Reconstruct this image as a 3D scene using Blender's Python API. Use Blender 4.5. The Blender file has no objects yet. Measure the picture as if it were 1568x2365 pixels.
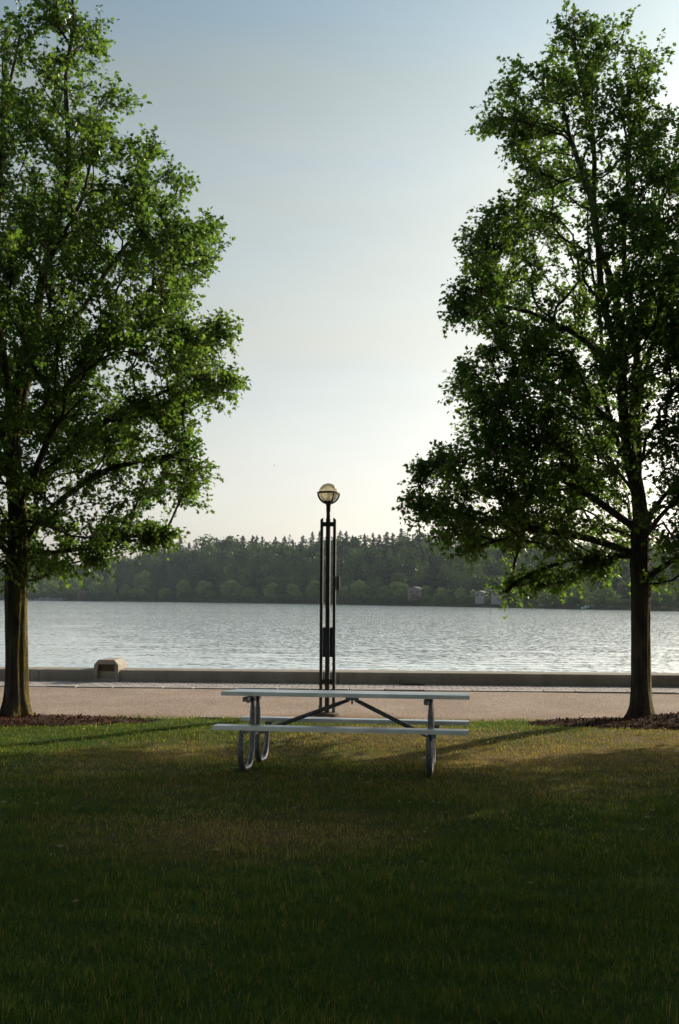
import bpy, math, random
import numpy as np
from mathutils import Vector, Matrix, Euler

random.seed(7)
RS = np.random.RandomState(11)
R = math.radians
scene = bpy.context.scene
col = scene.collection

# ------------------------------------------------------------------ camera
CAM = Vector((0, 0, 1.68)); PITCH = R(4.9); ROLL = R(0.30)
cd = bpy.data.cameras.new('camera'); cam = bpy.data.objects.new('camera', cd); col.objects.link(cam)
cd.sensor_fit = 'VERTICAL'; cd.sensor_height = 36; cd.lens = 35
cd.clip_start = 0.05; cd.clip_end = 6000
cam.matrix_world = Matrix.Translation(CAM) @ Euler((R(90) + PITCH, 0, 0)).to_matrix().to_4x4() @ Matrix.Rotation(ROLL, 4, 'Z')
scene.camera = cam

# ------------------------------------------------------------------ sky and sun
SUN_EL, SUN_AZ = R(22.5), R(50)          # azimuth clockwise from the view axis
w = bpy.data.worlds.new("World"); scene.world = w; w.use_nodes = True
nt = w.node_tree; nt.nodes.clear()
def N(t, kind, **kw):
    n = t.nodes.new(kind)
    for k, v in kw.items(): setattr(n, k, v)
    return n
sky = N(nt, 'ShaderNodeTexSky', sky_type='NISHITA'); sky.sun_disc = False
sky.sun_elevation = SUN_EL; sky.sun_rotation = SUN_AZ
sky.altitude = 50; sky.air_density = 1.0; sky.dust_density = 2.0; sky.ozone_density = 1.0
# a thin veil of high cloud greys the sky
bw = N(nt, 'ShaderNodeRGBToBW'); nt.links.new(sky.outputs[0], bw.inputs[0])
veil = N(nt, 'ShaderNodeVectorMath', operation='SCALE'); veil.inputs[0].default_value = (.97, 1.0, 1.0)
nt.links.new(bw.outputs[0], veil.inputs['Scale'])
tc = N(nt, 'ShaderNodeTexCoord'); mp = N(nt, 'ShaderNodeMapping'); mp.inputs['Scale'].default_value = (1.2, 1.2, 7)
ns = N(nt, 'ShaderNodeTexNoise'); ns.inputs['Scale'].default_value = 1.6; ns.inputs['Detail'].default_value = 5
nt.links.new(tc.outputs['Generated'], mp.inputs[0]); nt.links.new(mp.outputs[0], ns.inputs['Vector'])
mr = N(nt, 'ShaderNodeMapRange'); mr.inputs[1].default_value = .3; mr.inputs[2].default_value = .75
mr.inputs[3].default_value = .30; mr.inputs[4].default_value = .80
nt.links.new(ns.outputs[0], mr.inputs[0])
mx = N(nt, 'ShaderNodeMix', data_type='RGBA'); nt.links.new(mr.outputs[0], mx.inputs[0])
nt.links.new(sky.outputs[0], mx.inputs[6]); nt.links.new(veil.outputs[0], mx.inputs[7])
bg = N(nt, 'ShaderNodeBackground'); bg.inputs[1].default_value = 0.082 * 1.5
# milky evening air: paler and warmer low down than straight up
sz = N(nt, 'ShaderNodeSeparateXYZ'); nt.links.new(tc.outputs['Generated'], sz.inputs[0])
rz_ = N(nt, 'ShaderNodeValToRGB'); re_ = rz_.color_ramp.elements
for _ in range(3): re_.new(.5)
for i_, (p_, c_) in enumerate([(0.0, (1.22, 1.12, 1.06)), (.09, (1.23, 1.14, 1.07)), (.29, (1.43, 1.36, 1.15)), (.42, (1.36, 1.39, 1.25)), (.52, (1.18, 1.30, 1.19))]):
    re_[i_].position = p_; re_[i_].color = (*[q_ / 1.5 for q_ in c_], 1)
nt.links.new(sz.outputs[2], rz_.inputs[0])
mu = N(nt, 'ShaderNodeMix', data_type='RGBA', blend_type='MULTIPLY'); mu.inputs[0].default_value = 1
nt.links.new(mx.outputs[2], mu.inputs[6]); nt.links.new(rz_.outputs[0], mu.inputs[7])
mp2 = N(nt, 'ShaderNodeMapping'); mp2.inputs['Scale'].default_value = (1.1, .8, 3.4); mp2.inputs['Rotation'].default_value = (R(8), R(-10), 0); nt.links.new(tc.outputs['Generated'], mp2.inputs[0])
ci = N(nt, 'ShaderNodeTexNoise'); ci.inputs['Scale'].default_value = 2.3; ci.inputs['Detail'].default_value = 6; ci.inputs['Roughness'].default_value = .6; ci.inputs['Distortion'].default_value = .6; nt.links.new(mp2.outputs[0], ci.inputs['Vector'])
cr_ = N(nt, 'ShaderNodeMapRange'); cr_.inputs[1].default_value = .35; cr_.inputs[2].default_value = .7; cr_.inputs[3].default_value = .985; cr_.inputs[4].default_value = 1.055; nt.links.new(ci.outputs[0], cr_.inputs[0])
sc_ = N(nt, 'ShaderNodeVectorMath', operation='SCALE'); nt.links.new(mu.outputs[2], sc_.inputs[0]); nt.links.new(cr_.outputs[0], sc_.inputs['Scale'])
nt.links.new(sc_.outputs[0], bg.inputs[0])
wo = N(nt, 'ShaderNodeOutputWorld'); nt.links.new(bg.outputs[0], wo.inputs[0])

sd = bpy.data.lights.new('sun', 'SUN'); sd.energy = 4.0; sd.angle = R(0.5); sd.color = (1.0, .85, .66)
sun = bpy.data.objects.new('sun', sd); col.objects.link(sun)
sv = Vector((math.sin(SUN_AZ) * math.cos(SUN_EL), math.cos(SUN_AZ) * math.cos(SUN_EL), math.sin(SUN_EL)))
sun.rotation_euler = sv.to_track_quat('Z', 'Y').to_euler()

scene.view_settings.view_transform = 'Standard'; scene.view_settings.look = 'None'
scene.view_settings.gamma = 1; scene.view_settings.exposure = 0.7
scene.cycles.use_denoising = True
scene.cycles.max_bounces = 8; scene.cycles.transparent_max_bounces = 8
scene.cycles.volume_bounces = 0

# ------------------------------------------------------------------ pixel -> world (picture measured at 1568 x 2365)
F = 1024 * 35 / 36; K = 1568 / 679.0
CM = cam.matrix_world.to_3x3()
CMT = CM.transposed()
def ray(px, py):
    d = CM @ Vector((px / K - 339.5, 512 - py / K, -F)); return d
def P(px, py, Y):                      # point on the plane y = Y
    d = ray(px, py); return CAM + d * ((Y - CAM.y) / d.y)
def G(px, py, z=0.0):                  # point on the level z
    d = ray(px, py); return CAM + d * ((z - CAM.z) / d.z)

# ------------------------------------------------------------------ helpers
def tag(o, label=None, cat=None, group=None, kind=None):
    if label: o['label'] = label
    if cat: o['category'] = cat
    if group: o['group'] = group
    if kind: o['kind'] = kind
    return o
def empty(name, loc=(0, 0, 0), rz=0.0):
    o = bpy.data.objects.new(name, None); o.empty_display_size = .2
    o.location = loc; o.rotation_euler = (0, 0, rz); col.objects.link(o); return o
def link(name, me, mat=None, parent=None, loc=None):
    o = bpy.data.objects.new(name, me); col.objects.link(o)
    if mat is not None:
        for m in (mat if isinstance(mat, (list, tuple)) else [mat]): me.materials.append(m)
    if parent is not None: o.parent = parent
    if loc is not None: o.location = loc
    return o
def np_mesh(name, V, faces, smooth=False, mats=None):
    """faces: list of int arrays, each (n,k)"""
    me = bpy.data.meshes.new(name)
    V = np.ascontiguousarray(V, dtype=np.float32)
    me.vertices.add(len(V)); me.vertices.foreach_set('co', V.ravel())
    li = np.concatenate([f.ravel() for f in faces]).astype(np.int32)
    tot = np.concatenate([np.full(len(f), f.shape[1], np.int32) for f in faces])
    st = np.concatenate([[0], np.cumsum(tot)[:-1]]).astype(np.int32)
    me.loops.add(len(li)); me.loops.foreach_set('vertex_index', li)
    me.polygons.add(len(tot)); me.polygons.foreach_set('loop_start', st); me.polygons.foreach_set('loop_total', tot)
    if smooth: me.polygons.foreach_set('use_smooth', np.ones(len(tot), bool))
    if mats is not None: me.polygons.foreach_set('material_index', mats.astype(np.int32))
    me.update(calc_edges=True); me.validate()
    return me
def attr(me, name, a):
    at = me.attributes.new(name, 'FLOAT', 'POINT'); at.data.foreach_set('value', np.ascontiguousarray(a, dtype=np.float32))

class MB:
    def __init__(s): s.v = []; s.f = []; s.sm = []
    def add(s, vs, fs, smooth=False, M=None):
        o = len(s.v)
        s.v += [tuple(M @ Vector(v)) if M else tuple(v) for v in vs]
        s.f += [[i + o for i in f] for f in fs]; s.sm += [smooth] * len(fs); return s
    def box(s, c, d, M=None):
        x, y, z = c; a, b, e = d[0] / 2, d[1] / 2, d[2] / 2
        vs = [(x + i * a, y + j * b, z + k * e) for i in (-1, 1) for j in (-1, 1) for k in (-1, 1)]
        return s.add(vs, [(0, 1, 3, 2), (4, 6, 7, 5), (0, 4, 5, 1), (2, 3, 7, 6), (0, 2, 6, 4), (1, 5, 7, 3)], False, M)
    def prism(s, pts, h0, h1, axis='z', M=None):
        n = len(pts)
        def m(p, h): return {'z': (p[0], p[1], h), 'y': (p[0], h, p[1]), 'x': (h, p[0], p[1])}[axis]
        vs = [m(p, h0) for p in pts] + [m(p, h1) for p in pts]
        fs = [tuple(range(n))[::-1], tuple(range(n, 2 * n))] + [(i, (i + 1) % n, n + (i + 1) % n, n + i) for i in range(n)]
        return s.add(vs, fs, False, M)
    def tube(s, pts, rad, n=12, caps=True, flat=None, M=None):
        pts = [Vector(p) for p in pts]; k = len(pts)
        if not hasattr(rad, '__len__'): rad = [rad] * k
        vs = []; prev = None
        for i, p in enumerate(pts):
            t = (pts[min(i + 1, k - 1)] - pts[max(i - 1, 0)]).normalized()
            if prev is None: u = t.orthogonal().normalized() if abs(t.x) > .9 else (Vector((1, 0, 0)) - t * t.x).normalized()
            else: u = (prev - t * prev.dot(t)).normalized()
            prev = u; q = t.cross(u)
            fx, fy = flat[i] if flat else (1, 1)
            for j in range(n):
                a = 2 * math.pi * j / n
                vs.append(p + (u * math.cos(a) * fx + q * math.sin(a) * fy) * rad[i])
        fs = [(i * n + j, i * n + (j + 1) % n, (i + 1) * n + (j + 1) % n, (i + 1) * n + j) for i in range(k - 1) for j in range(n)]
        s.add(vs, fs, True, M)
        if caps:
            o = len(s.v) - k * n
            s.f += [[o + j for j in range(n)][::-1], [o + (k - 1) * n + j for j in range(n)]]; s.sm += [False, False]
        return s
    def lathe(s, prof, n=24, c=(0, 0, 0), M=None):
        vs = [(c[0] + r * math.cos(2 * math.pi * j / n), c[1] + r * math.sin(2 * math.pi * j / n), c[2] + z) for r, z in prof for j in range(n)]
        fs = [(i * n + j, i * n + (j + 1) % n, (i + 1) * n + (j + 1) % n, (i + 1) * n + j) for i in range(len(prof) - 1) for j in range(n)]
        return s.add(vs, fs, True, M)
    def build(s, name, mat, parent=None, bevel=0, loc=None):
        me = bpy.data.meshes.new(name); me.from_pydata(s.v, [], s.f)
        me.polygons.foreach_set('use_smooth', s.sm); me.update()
        o = link(name, me, mat, parent, loc)
        if bevel:
            b = o.modifiers.new('bevel', 'BEVEL'); b.width = bevel; b.segments = 2; b.limit_method = 'ANGLE'
        return o

def fbm(x, y, z=0.0, seed=0, oct=4):
    """cheap smooth noise, about -1..1"""
    r = np.random.RandomState(seed); out = 0; amp = 1; tot = 0; f = 1.0
    for o in range(oct):
        s = 0
        for k in range(5):
            d = r.normal(size=3); d /= np.linalg.norm(d); d *= r.uniform(.7, 1.4)
            s = s + np.sin(f * (d[0] * x + d[1] * y + d[2] * z) * 2.2 + r.uniform(0, 6.28))
        out = out + amp * s / 2.2; tot += amp; amp *= .55; f *= 2.1
    return out / tot

# ------------------------------------------------------------------ materials
def mat(name):
    m = bpy.data.materials.new(name); m.use_nodes = True; t = m.node_tree; t.nodes.clear()
    o = N(t, 'ShaderNodeOutputMaterial'); return m, t, o
def noise(t, scale, detail=4, rough=.55, coord='Object', vec=None, stretch=None):
    if vec is None:
        c = N(t, 'ShaderNodeTexCoord'); vec = c.outputs[coord]
    if stretch:
        mpn = N(t, 'ShaderNodeMapping'); mpn.inputs['Scale'].default_value = stretch; t.links.new(vec, mpn.inputs[0]); vec = mpn.outputs[0]
    n = N(t, 'ShaderNodeTexNoise'); n.inputs['Scale'].default_value = scale; n.inputs['Detail'].default_value = detail
    n.inputs['Roughness'].default_value = rough; t.links.new(vec, n.inputs['Vector']); return n.outputs[0]
def ramp(t, fac, stops):
    r = N(t, 'ShaderNodeValToRGB'); e = r.color_ramp.elements
    while len(e) < len(stops): e.new(.5)
    for i, (p, c) in enumerate(stops): e[i].position = p; e[i].color = (*c, 1)
    t.links.new(fac, r.inputs[0]); return r.outputs[0]
def mixc(t, fac, a, b, mode='MIX'):
    m = N(t, 'ShaderNodeMix', data_type='RGBA', blend_type=mode)
    for sock, v in ((0, fac), (6, a), (7, b)):
        if hasattr(v, 'links') or hasattr(v, 'is_linked'): t.links.new(v, m.inputs[sock])
        elif sock == 0: m.inputs[0].default_value = v
        else: m.inputs[sock].default_value = (*v, 1)
    return m.outputs[2]
def bump(t, h, strength=.3, dist=.01):
    b = N(t, 'ShaderNodeBump'); b.inputs['Strength'].default_value = strength; b.inputs['Distance'].default_value = dist
    t.links.new(h, b.inputs['Height']); return b.outputs[0]
def principled(t, o, color, rough=.6, metal=0, spec=.5, normal=None):
    p = N(t, 'ShaderNodeBsdfPrincipled')
    if hasattr(color, 'is_linked'): t.links.new(color, p.inputs['Base Color'])
    else: p.inputs['Base Color'].default_value = (*color, 1)
    if hasattr(rough, 'is_linked'): t.links.new(rough, p.inputs['Roughness'])
    else: p.inputs['Roughness'].default_value = rough
    p.inputs['Metallic'].default_value = metal; p.inputs['Specular IOR Level'].default_value = spec
    if normal is not None: t.links.new(normal, p.inputs['Normal'])
    t.links.new(p.outputs[0], o.inputs[0]); return p
def simple(name, c0, c1, scale=8, rough=.6, metal=0, spec=.5, bs=.2, bd=.005, bscale=60, detail=5):
    m, t, o = mat(name)
    c = ramp(t, noise(t, scale, detail), [(.3, c0), (.7, c1)])
    principled(t, o, c, rough, metal, spec, bump(t, noise(t, bscale, 3), bs, bd)); return m

def leaf_mat(name, c0, c1, t0, t1, scale=1.1, tr=.54, gloss=.12):
    m, t, o = mat(name)
    at = N(t, 'ShaderNodeAttribute', attribute_name='tone')
    n = noise(t, scale, 2)
    a = N(t, 'ShaderNodeMath', operation='ADD'); t.links.new(at.outputs['Fac'], a.inputs[0]); t.links.new(n, a.inputs[1])
    h = N(t, 'ShaderNodeMath', operation='MULTIPLY'); t.links.new(a.outputs[0], h.inputs[0]); h.inputs[1].default_value = .5
    cr = ramp(t, h.outputs[0], [(.25, c0), (.75, c1)]); ct = ramp(t, h.outputs[0], [(.25, t0), (.75, t1)])
    d = N(t, 'ShaderNodeBsdfDiffuse'); t.links.new(cr, d.inputs[0])
    tl = N(t, 'ShaderNodeBsdfTranslucent'); t.links.new(ct, tl.inputs[0])
    ms = N(t, 'ShaderNodeMixShader'); ms.inputs[0].default_value = tr
    t.links.new(d.outputs[0], ms.inputs[1]); t.links.new(tl.outputs[0], ms.inputs[2])
    g = N(t, 'ShaderNodeBsdfGlossy'); g.inputs['Roughness'].default_value = .45; g.inputs[0].default_value = (.30, .34, .30, 1)
    lw = N(t, 'ShaderNodeLayerWeight'); lw.inputs[0].default_value = gloss
    m2 = N(t, 'ShaderNodeMixShader'); fm = N(t, 'ShaderNodeMath', operation='MULTIPLY'); fm.inputs[1].default_value = .35
    t.links.new(lw.outputs['Fresnel'], fm.inputs[0]); t.links.new(fm.outputs[0], m2.inputs[0])
    t.links.new(ms.outputs[0], m2.inputs[1]); t.links.new(g.outputs[0], m2.inputs[2]); t.links.new(m2.outputs[0], o.inputs[0])
    return m
M = {}
M['leaf'] = leaf_mat('leaf', (.026, .056, .023), (.054, .098, .033), (.075, .17, .022), (.19, .31, .036))
M['far_leaf'] = leaf_mat('far_leaf', (.040, .064, .026), (.115, .150, .055), (.05, .10, .015), (.10, .16, .02), scale=.09, tr=.3)
M['far_pale'] = leaf_mat('far_pale', (.13, .19, .06), (.25, .32, .10), (.08, .16, .02), (.14, .22, .03), scale=.09, tr=.3)
M['far_conifer'] = leaf_mat('far_conifer', (.014, .026, .014), (.030, .046, .022), (.02, .035, .01), (.03, .05, .01), scale=.09, tr=.15)

# bark, with moss and orange lichen on the weather side
m, t, o = mat('bark')
geo = N(t, 'ShaderNodeNewGeometry'); sp = N(t, 'ShaderNodeSeparateXYZ'); t.links.new(geo.outputs['Normal'], sp.inputs[0])
n1 = noise(t, 9, 6, .65, stretch=(1, 1, .22)); n2 = noise(t, 3.2, 4)
base = ramp(t, n1, [(.35, (.022, .018, .014)), (.68, (.085, .072, .056))])
ad = N(t, 'ShaderNodeMath', operation='MULTIPLY_ADD'); t.links.new(sp.outputs[0], ad.inputs[0]); ad.inputs[1].default_value = .35; t.links.new(n2, ad.inputs[2])
mf = N(t, 'ShaderNodeMapRange'); mf.inputs[1].default_value = .62; mf.inputs[2].default_value = .82; mf.inputs[4].default_value = .85
t.links.new(ad.outputs[0], mf.inputs[0])
moss = ramp(t, noise(t, 14, 3), [(.35, (.06, .065, .012)), (.7, (.17, .11, .02))])
principled(t, o, mixc(t, mf.outputs[0], base, moss), .9, 0, .2, bump(t, n1, 1.0, .08)); M['bark'] = m

# lawn: 'dry' attribute says how parched the turf is, plus a painted sun strip
def grass_mat(name, k):
    m, t, o = mat(name)
    at = N(t, 'ShaderNodeAttribute', attribute_name='dry'); tn = N(t, 'ShaderNodeAttribute', attribute_name='tone')
    g = ramp(t, tn.outputs['Fac'], [(0, (.024 * k, .064 * k, .009 * k)), (1, (.066 * k, .136 * k, .016 * k))])
    d = ramp(t, tn.outputs['Fac'], [(0, (.24 * k, .145 * k, .05 * k)), (1, (.48 * k, .32 * k, .13 * k))])
    c = mixc(t, at.outputs['Fac'], g, d)
    df = N(t, 'ShaderNodeBsdfDiffuse'); t.links.new(c, df.inputs[0]); tl = N(t, 'ShaderNodeBsdfTranslucent'); t.links.new(mixc(t, .3, c, (.25, .35, .03)), tl.inputs[0])
    ms = N(t, 'ShaderNodeMixShader'); ms.inputs[0].default_value = .4
    t.links.new(df.outputs[0], ms.inputs[1]); t.links.new(tl.outputs[0], ms.inputs[2]); t.links.new(ms.outputs[0], o.inputs[0]); return m
M['grass'] = grass_mat('grass', 1.45)
m, t, o = mat('turf')
at = N(t, 'ShaderNodeAttribute', attribute_name='dry')
g = ramp(t, noise(t, 30, 5), [(.3, (.020, .045, .008)), (.7, (.045, .090, .015))])
d = ramp(t, noise(t, 25, 5), [(.3, (.10, .062, .03)), (.7, (.24, .16, .075))])
principled(t, o, mixc(t, at.outputs['Fac'], g, d), .95, 0, .1, bump(t, noise(t, 90, 4), .8, .02)); M['turf'] = m

M['soil'] = simple('soil', (.05, .035, .02), (.11, .08, .05), 3, .95)
# pinkish crushed gravel
m, t, o = mat('gravel')
vo = N(t, 'ShaderNodeTexVoronoi'); vo.inputs['Scale'].default_value = 55; tcn = N(t, 'ShaderNodeTexCoord'); t.links.new(tcn.outputs['Object'], vo.inputs['Vector'])
c1 = ramp(t, vo.outputs['Color'], [(.1, (.20, .165, .14)), (.55, (.33, .275, .235)), (.95, (.48, .42, .37))])
c2 = ramp(t, noise(t, .9, 5), [(.3, (.80, .74, .72)), (.7, (1.05, 1.0, .98))])
c3 = mixc(t, 1.0, c1, c2, 'MULTIPLY')
at = N(t, 'ShaderNodeAttribute', attribute_name='dirt')
principled(t, o, mixc(t, at.outputs['Fac'], c3, ramp(t, noise(t, 14, 4), [(.3, (.13, .06, .03)), (.7, (.30, .16, .08))])), .95, 0, .15, bump(t, vo.outputs['Distance'], .6, .012)); M['gravel'] = m
# mulch bed
M['mulch'] = simple('mulch', (.028, .012, .007), (.085, .034, .017), 28, .95, bs=1, bd=.03, bscale=40)
m, t, o = mat('mulch_chip'); tn = N(t, 'ShaderNodeAttribute', attribute_name='tone')
principled(t, o, ramp(t, tn.outputs['Fac'], [(0, (.020, .010, .006)), (.6, (.080, .034, .018)), (1, (.19, .095, .045))]), .95, 0, .02); M['chip'] = m
# concrete
m, t, o = mat('concrete')
c = ramp(t, noise(t, 2.2, 8, .65), [(.3, (.20, .175, .14)), (.7, (.34, .31, .26))])
c = mixc(t, .35, c, ramp(t, noise(t, 60, 3), [(.3, (.16, .14, .11)), (.7, (.42, .38, .33))]))
st = ramp(t, noise(t, 1.4, 5, .7, stretch=(1, 1, .25)), [(.42, (1, 1, 1)), (.75, (.6, .56, .5))])
principled(t, o, mixc(t, .8, c, st, 'MULTIPLY'), .9, 0, .25, bump(t, noise(t, 45, 5), .35, .01)); M['concrete'] = m
M['block'] = simple('block', (.22, .195, .165), (.34, .31, .27), 5, .9, bs=.4, bd=.01)
M['bronze'] = simple('bronze', (.05, .03, .014), (.10, .065, .03), 20, .5, .5)
# stone setts
m, t, o = mat('setts')
bk = N(t, 'ShaderNodeTexBrick'); tcn = N(t, 'ShaderNodeTexCoord'); t.links.new(tcn.outputs['Object'], bk.inputs['Vector'])
bk.inputs['Scale'].default_value = 1; bk.inputs['Brick Width'].default_value = .24; bk.inputs['Row Height'].default_value = .21
bk.inputs['Mortar Size'].default_value = .014; bk.inputs['Color1'].default_value = (.30, .27, .27, 1); bk.inputs['Color2'].default_value = (.46, .42, .41, 1)
bk.inputs['Mortar'].default_value = (.07, .06, .055, 1)
principled(t, o, mixc(t, .5, bk.outputs[0], ramp(t, noise(t, 3, 5), [(.3, (.55, .52, .55)), (.7, (1, .98, .95))]), 'MULTIPLY'), .85, 0, .3, bump(t, bk.outputs['Fac'], -.6, .02)); M['setts'] = m
M['kerb'] = simple('kerb', (.22, .21, .205), (.36, .34, .33), 4, .85, bs=.3, bd=.008)
M['footing'] = simple('footing', (.07, .05, .035), (.14, .10, .075), 9, .95)
M['iron'] = simple('iron', (.012, .012, .012), (.03, .028, .025), 12, .6, .3)
M['black_steel'] = simple('black_steel', (.012, .012, .016), (.035, .030, .028), 9, .42, 0, .5, bs=.15, bd=.002, bscale=120)
M['blue_sign'] = simple('blue_sign', (.006, .035, .13), (.008, .045, .16), 5, .4)
M['tan_plate'] = simple('tan_plate', (.11, .11, .09), (.15, .145, .12), 20, .6)
M['aluminium'] = simple('aluminium', (.50, .55, .57), (.80, .83, .83), 3, .36, .85, bs=.12, bd=.002, bscale=160)
M['galvanised'] = simple('galvanised', (.11, .125, .15), (.25, .27, .30), 35, .42, .65, bs=.2, bd=.002, bscale=90)
M['white_paint'] = simple('white_paint', (.19, .19, .19), (.26, .26, .25), 2, .6)
M['red_roof'] = simple('red_roof', (.20, .09, .06), (.28, .13, .09), 1, .8)
M['grey_roof'] = simple('grey_roof', (.12, .12, .13), (.20, .20, .21), 1, .8)
M['pink_wall'] = simple('pink_wall', (.17, .12, .10), (.22, .16, .13), 1, .8)
M['window'] = simple('window', (.02, .025, .03), (.04, .045, .05), 1, .2)
M['boat_blue'] = simple('boat_blue', (.40, .58, .60), (.48, .64, .66), 1, .5)
M['dead_leaf'] = simple('dead_leaf', (.16, .11, .05), (.30, .22, .10), 9, .9)
M['clover'] = simple('clover', (.28, .26, .22), (.42, .40, .34), 30, .9)
M['bird'] = simple('bird', (.04, .045, .04), (.10, .10, .09), 4, .8)
# globe of frosted prismatic glass
m, t, o = mat('globe_glass')
wv = N(t, 'ShaderNodeTexWave', wave_type='BANDS', bands_direction='Z'); wv.inputs['Scale'].default_value = 28; tcn = N(t, 'ShaderNodeTexCoord'); t.links.new(tcn.outputs['Object'], wv.inputs['Vector'])
bn = bump(t, wv.outputs['Fac'], .5, .004)
tl = N(t, 'ShaderNodeBsdfTranslucent'); tl.inputs[0].default_value = (.86, .80, .62, 1)
tr = N(t, 'ShaderNodeBsdfTransparent'); tr.inputs[0].default_value = (.95, .92, .84, 1)
df = N(t, 'ShaderNodeBsdfDiffuse'); df.inputs[0].default_value = (.66, .61, .48, 1)
gl = N(t, 'ShaderNodeBsdfGlossy'); gl.inputs['Roughness'].default_value = .18; t.links.new(bn, gl.inputs['Normal'])
a = N(t, 'ShaderNodeMixShader'); a.inputs[0].default_value = .28; t.links.new(tl.outputs[0], a.inputs[1]); t.links.new(tr.outputs[0], a.inputs[2])
b = N(t, 'ShaderNodeMixShader'); b.inputs[0].default_value = .2; t.links.new(a.outputs[0], b.inputs[1]); t.links.new(df.outputs[0], b.inputs[2])
fr = N(t, 'ShaderNodeFresnel'); fr.inputs[0].default_value = 1.4
c = N(t, 'ShaderNodeMixShader'); t.links.new(fr.outputs[0], c.inputs[0]); t.links.new(b.outputs[0], c.inputs[1]); t.links.new(gl.outputs[0], c.inputs[2])
t.links.new(c.outputs[0], o.inputs[0]); M['globe'] = m
# lake water
m, t, o = mat('lake_water')
tcn = N(t, 'ShaderNodeTexCoord')
def ncol(scale, stretch, det):
    mpn = N(t, 'ShaderNodeMapping'); mpn.inputs['Scale'].default_value = stretch; mpn.inputs['Rotation'].default_value = (0, 0, R(14)); t.links.new(tcn.outputs['Object'], mpn.inputs[0])
    n = N(t, 'ShaderNodeTexNoise'); n.inputs['Scale'].default_value = scale; n.inputs['Detail'].default_value = det; t.links.new(mpn.outputs[0], n.inputs['Vector'])
    u = N(t, 'ShaderNodeVectorMath', operation='SUBTRACT'); t.links.new(n.outputs['Color'], u.inputs[0]); u.inputs[1].default_value = (.5, .5, .5); return u.outputs[0]
def vm(op, a_, b_):
    v = N(t, 'ShaderNodeVectorMath', operation=op)
    for k_, q_ in enumerate((a_, b_)):
        if hasattr(q_, 'is_linked'): t.links.new(q_, v.inputs[k_])
        elif q_ is not None: v.inputs[k_].default_value = q_
    return v.outputs[0]
w1 = vm('MULTIPLY', ncol(3.6, (.9, 1.2, 1), 3), (.5, 1.0, 0)); wa = vm('MULTIPLY', vm('ABSOLUTE', w1, None), (0, -.55, 0)); w1 = vm('ADD', vm('MULTIPLY', w1, (1, .55, 0)), wa)
w2 = vm('MULTIPLY', ncol(.5, (.5, 1.3, 1), 2), (.05, .07, 0))
gust = noise(t, .035, 3, .5, vec=tcn.outputs['Object'], stretch=(.35, 1.3, 1)); gm = N(t, 'ShaderNodeMapRange'); gm.inputs[1].default_value = .35; gm.inputs[2].default_value = .65; gm.inputs[3].default_value = .72; gm.inputs[4].default_value = 1.2
t.links.new(gust, gm.inputs[0]); gv = N(t, 'ShaderNodeCombineXYZ')
for k_ in range(3): t.links.new(gm.outputs[0], gv.inputs[k_])
geo = N(t, 'ShaderNodeNewGeometry')
nv = vm('NORMALIZE', vm('ADD', geo.outputs['Normal'], vm('MULTIPLY', vm('ADD', w1, w2), gv.outputs[0])), None)
wp = principled(t, o, (.42, .51, .57), .06, 0, .5, nv); wp.inputs['IOR'].default_value = 1.7; M['water'] = m
# far bank
m, t, o = mat('hillside')
c = ramp(t, noise(t, .05, 6), [(.3, (.018, .028, .012)), (.7, (.045, .062, .022))])
at = N(t, 'ShaderNodeAttribute', attribute_name='bank')
principled(t, o, mixc(t, at.outputs['Fac'], c, ramp(t, noise(t, .3, 5), [(.3, (.04, .05, .02)), (.7, (.15, .15, .06))])), .95, 0, .1); M['hill'] = m
M['lake_bed'] = simple('lake_bed', (.02, .025, .02), (.03, .035, .03), 1, .95)

# ------------------------------------------------------------------ ground, path, lawn
EDGE_Y = 14.05
def dip(x, y): return -.082 * np.exp(-((y - 11.35) / 1.05) ** 2) * np.exp(-(x / 3.6) ** 2)
def dryness_and_sun(x, y):
    n = fbm(x * .55, y * .9, 0, 3, 4) * .50 + .44
    warm = np.exp(-((x - 2.6) / 3.4) ** 2 - ((y - 11.6) / 1.9) ** 2) * .95
    band = np.exp(-((y - 7.3) / .7) ** 2 - ((x + .8) / 1.9) ** 2) * .5
    green = np.exp(-((x + 4.2) / 2.0) ** 2 - ((y - 12.6) / 2.0) ** 2) * .8
    rim = np.exp(-((x - 2.0) / 1.0) ** 2 - ((y - 13.9) / .28) ** 2) * .9
    warm = warm + .10 * np.exp(-((y - 8.9) / 1.4) ** 2)  # paler strip: dry grass, and dappled sunlight painted into the colour
    near = np.clip((8.8 - y) / 4, 0, 1) * .30
    return np.clip((n - .52) * 1.1 + .10 + warm + band - green - rim - near, 0.02, .85)
def edge(x):       # ragged front edge of the path
    return EDGE_Y + .10 * fbm(x * 1.3, 0 * x, 0, 21, 4) + np.where(np.abs(x + .15) < .9, -.25 * np.exp(-((x + .15) / .5) ** 2), 0)

gx = np.concatenate([np.linspace(-90, -8, 30), np.linspace(-7.8, 7.8, 157), np.linspace(8, 90, 30)])
gy = np.concatenate([np.linspace(-60, 2, 30), np.linspace(2.1, EDGE_Y - .15, 120)])
X, Y = np.meshgrid(gx, gy); Z = .012 * fbm(X * 1.2, Y * 1.2, 0, 5, 3)
def grid_faces(nx, ny):
    i = np.arange(nx - 1); j = np.arange(ny - 1); I, J = np.meshgrid(i, j); a = (J * nx + I).ravel()
    return np.stack([a, a + 1, a + nx + 1, a + nx], 1)
Y2 = Y.copy(); k = gy[-1] - 2.1
Y2 = np.where(Y > 2.1, 2.1 + (Y - 2.1) * (edge(X) - .04 - 2.1) / k, Y)
Z = Z + dip(X, Y2); Z[-1, :] = -.03
me = np_mesh('lawn', np.stack([X.ravel(), Y2.ravel(), Z.ravel()], 1), [grid_faces(len(gx), len(gy))], True)
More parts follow.
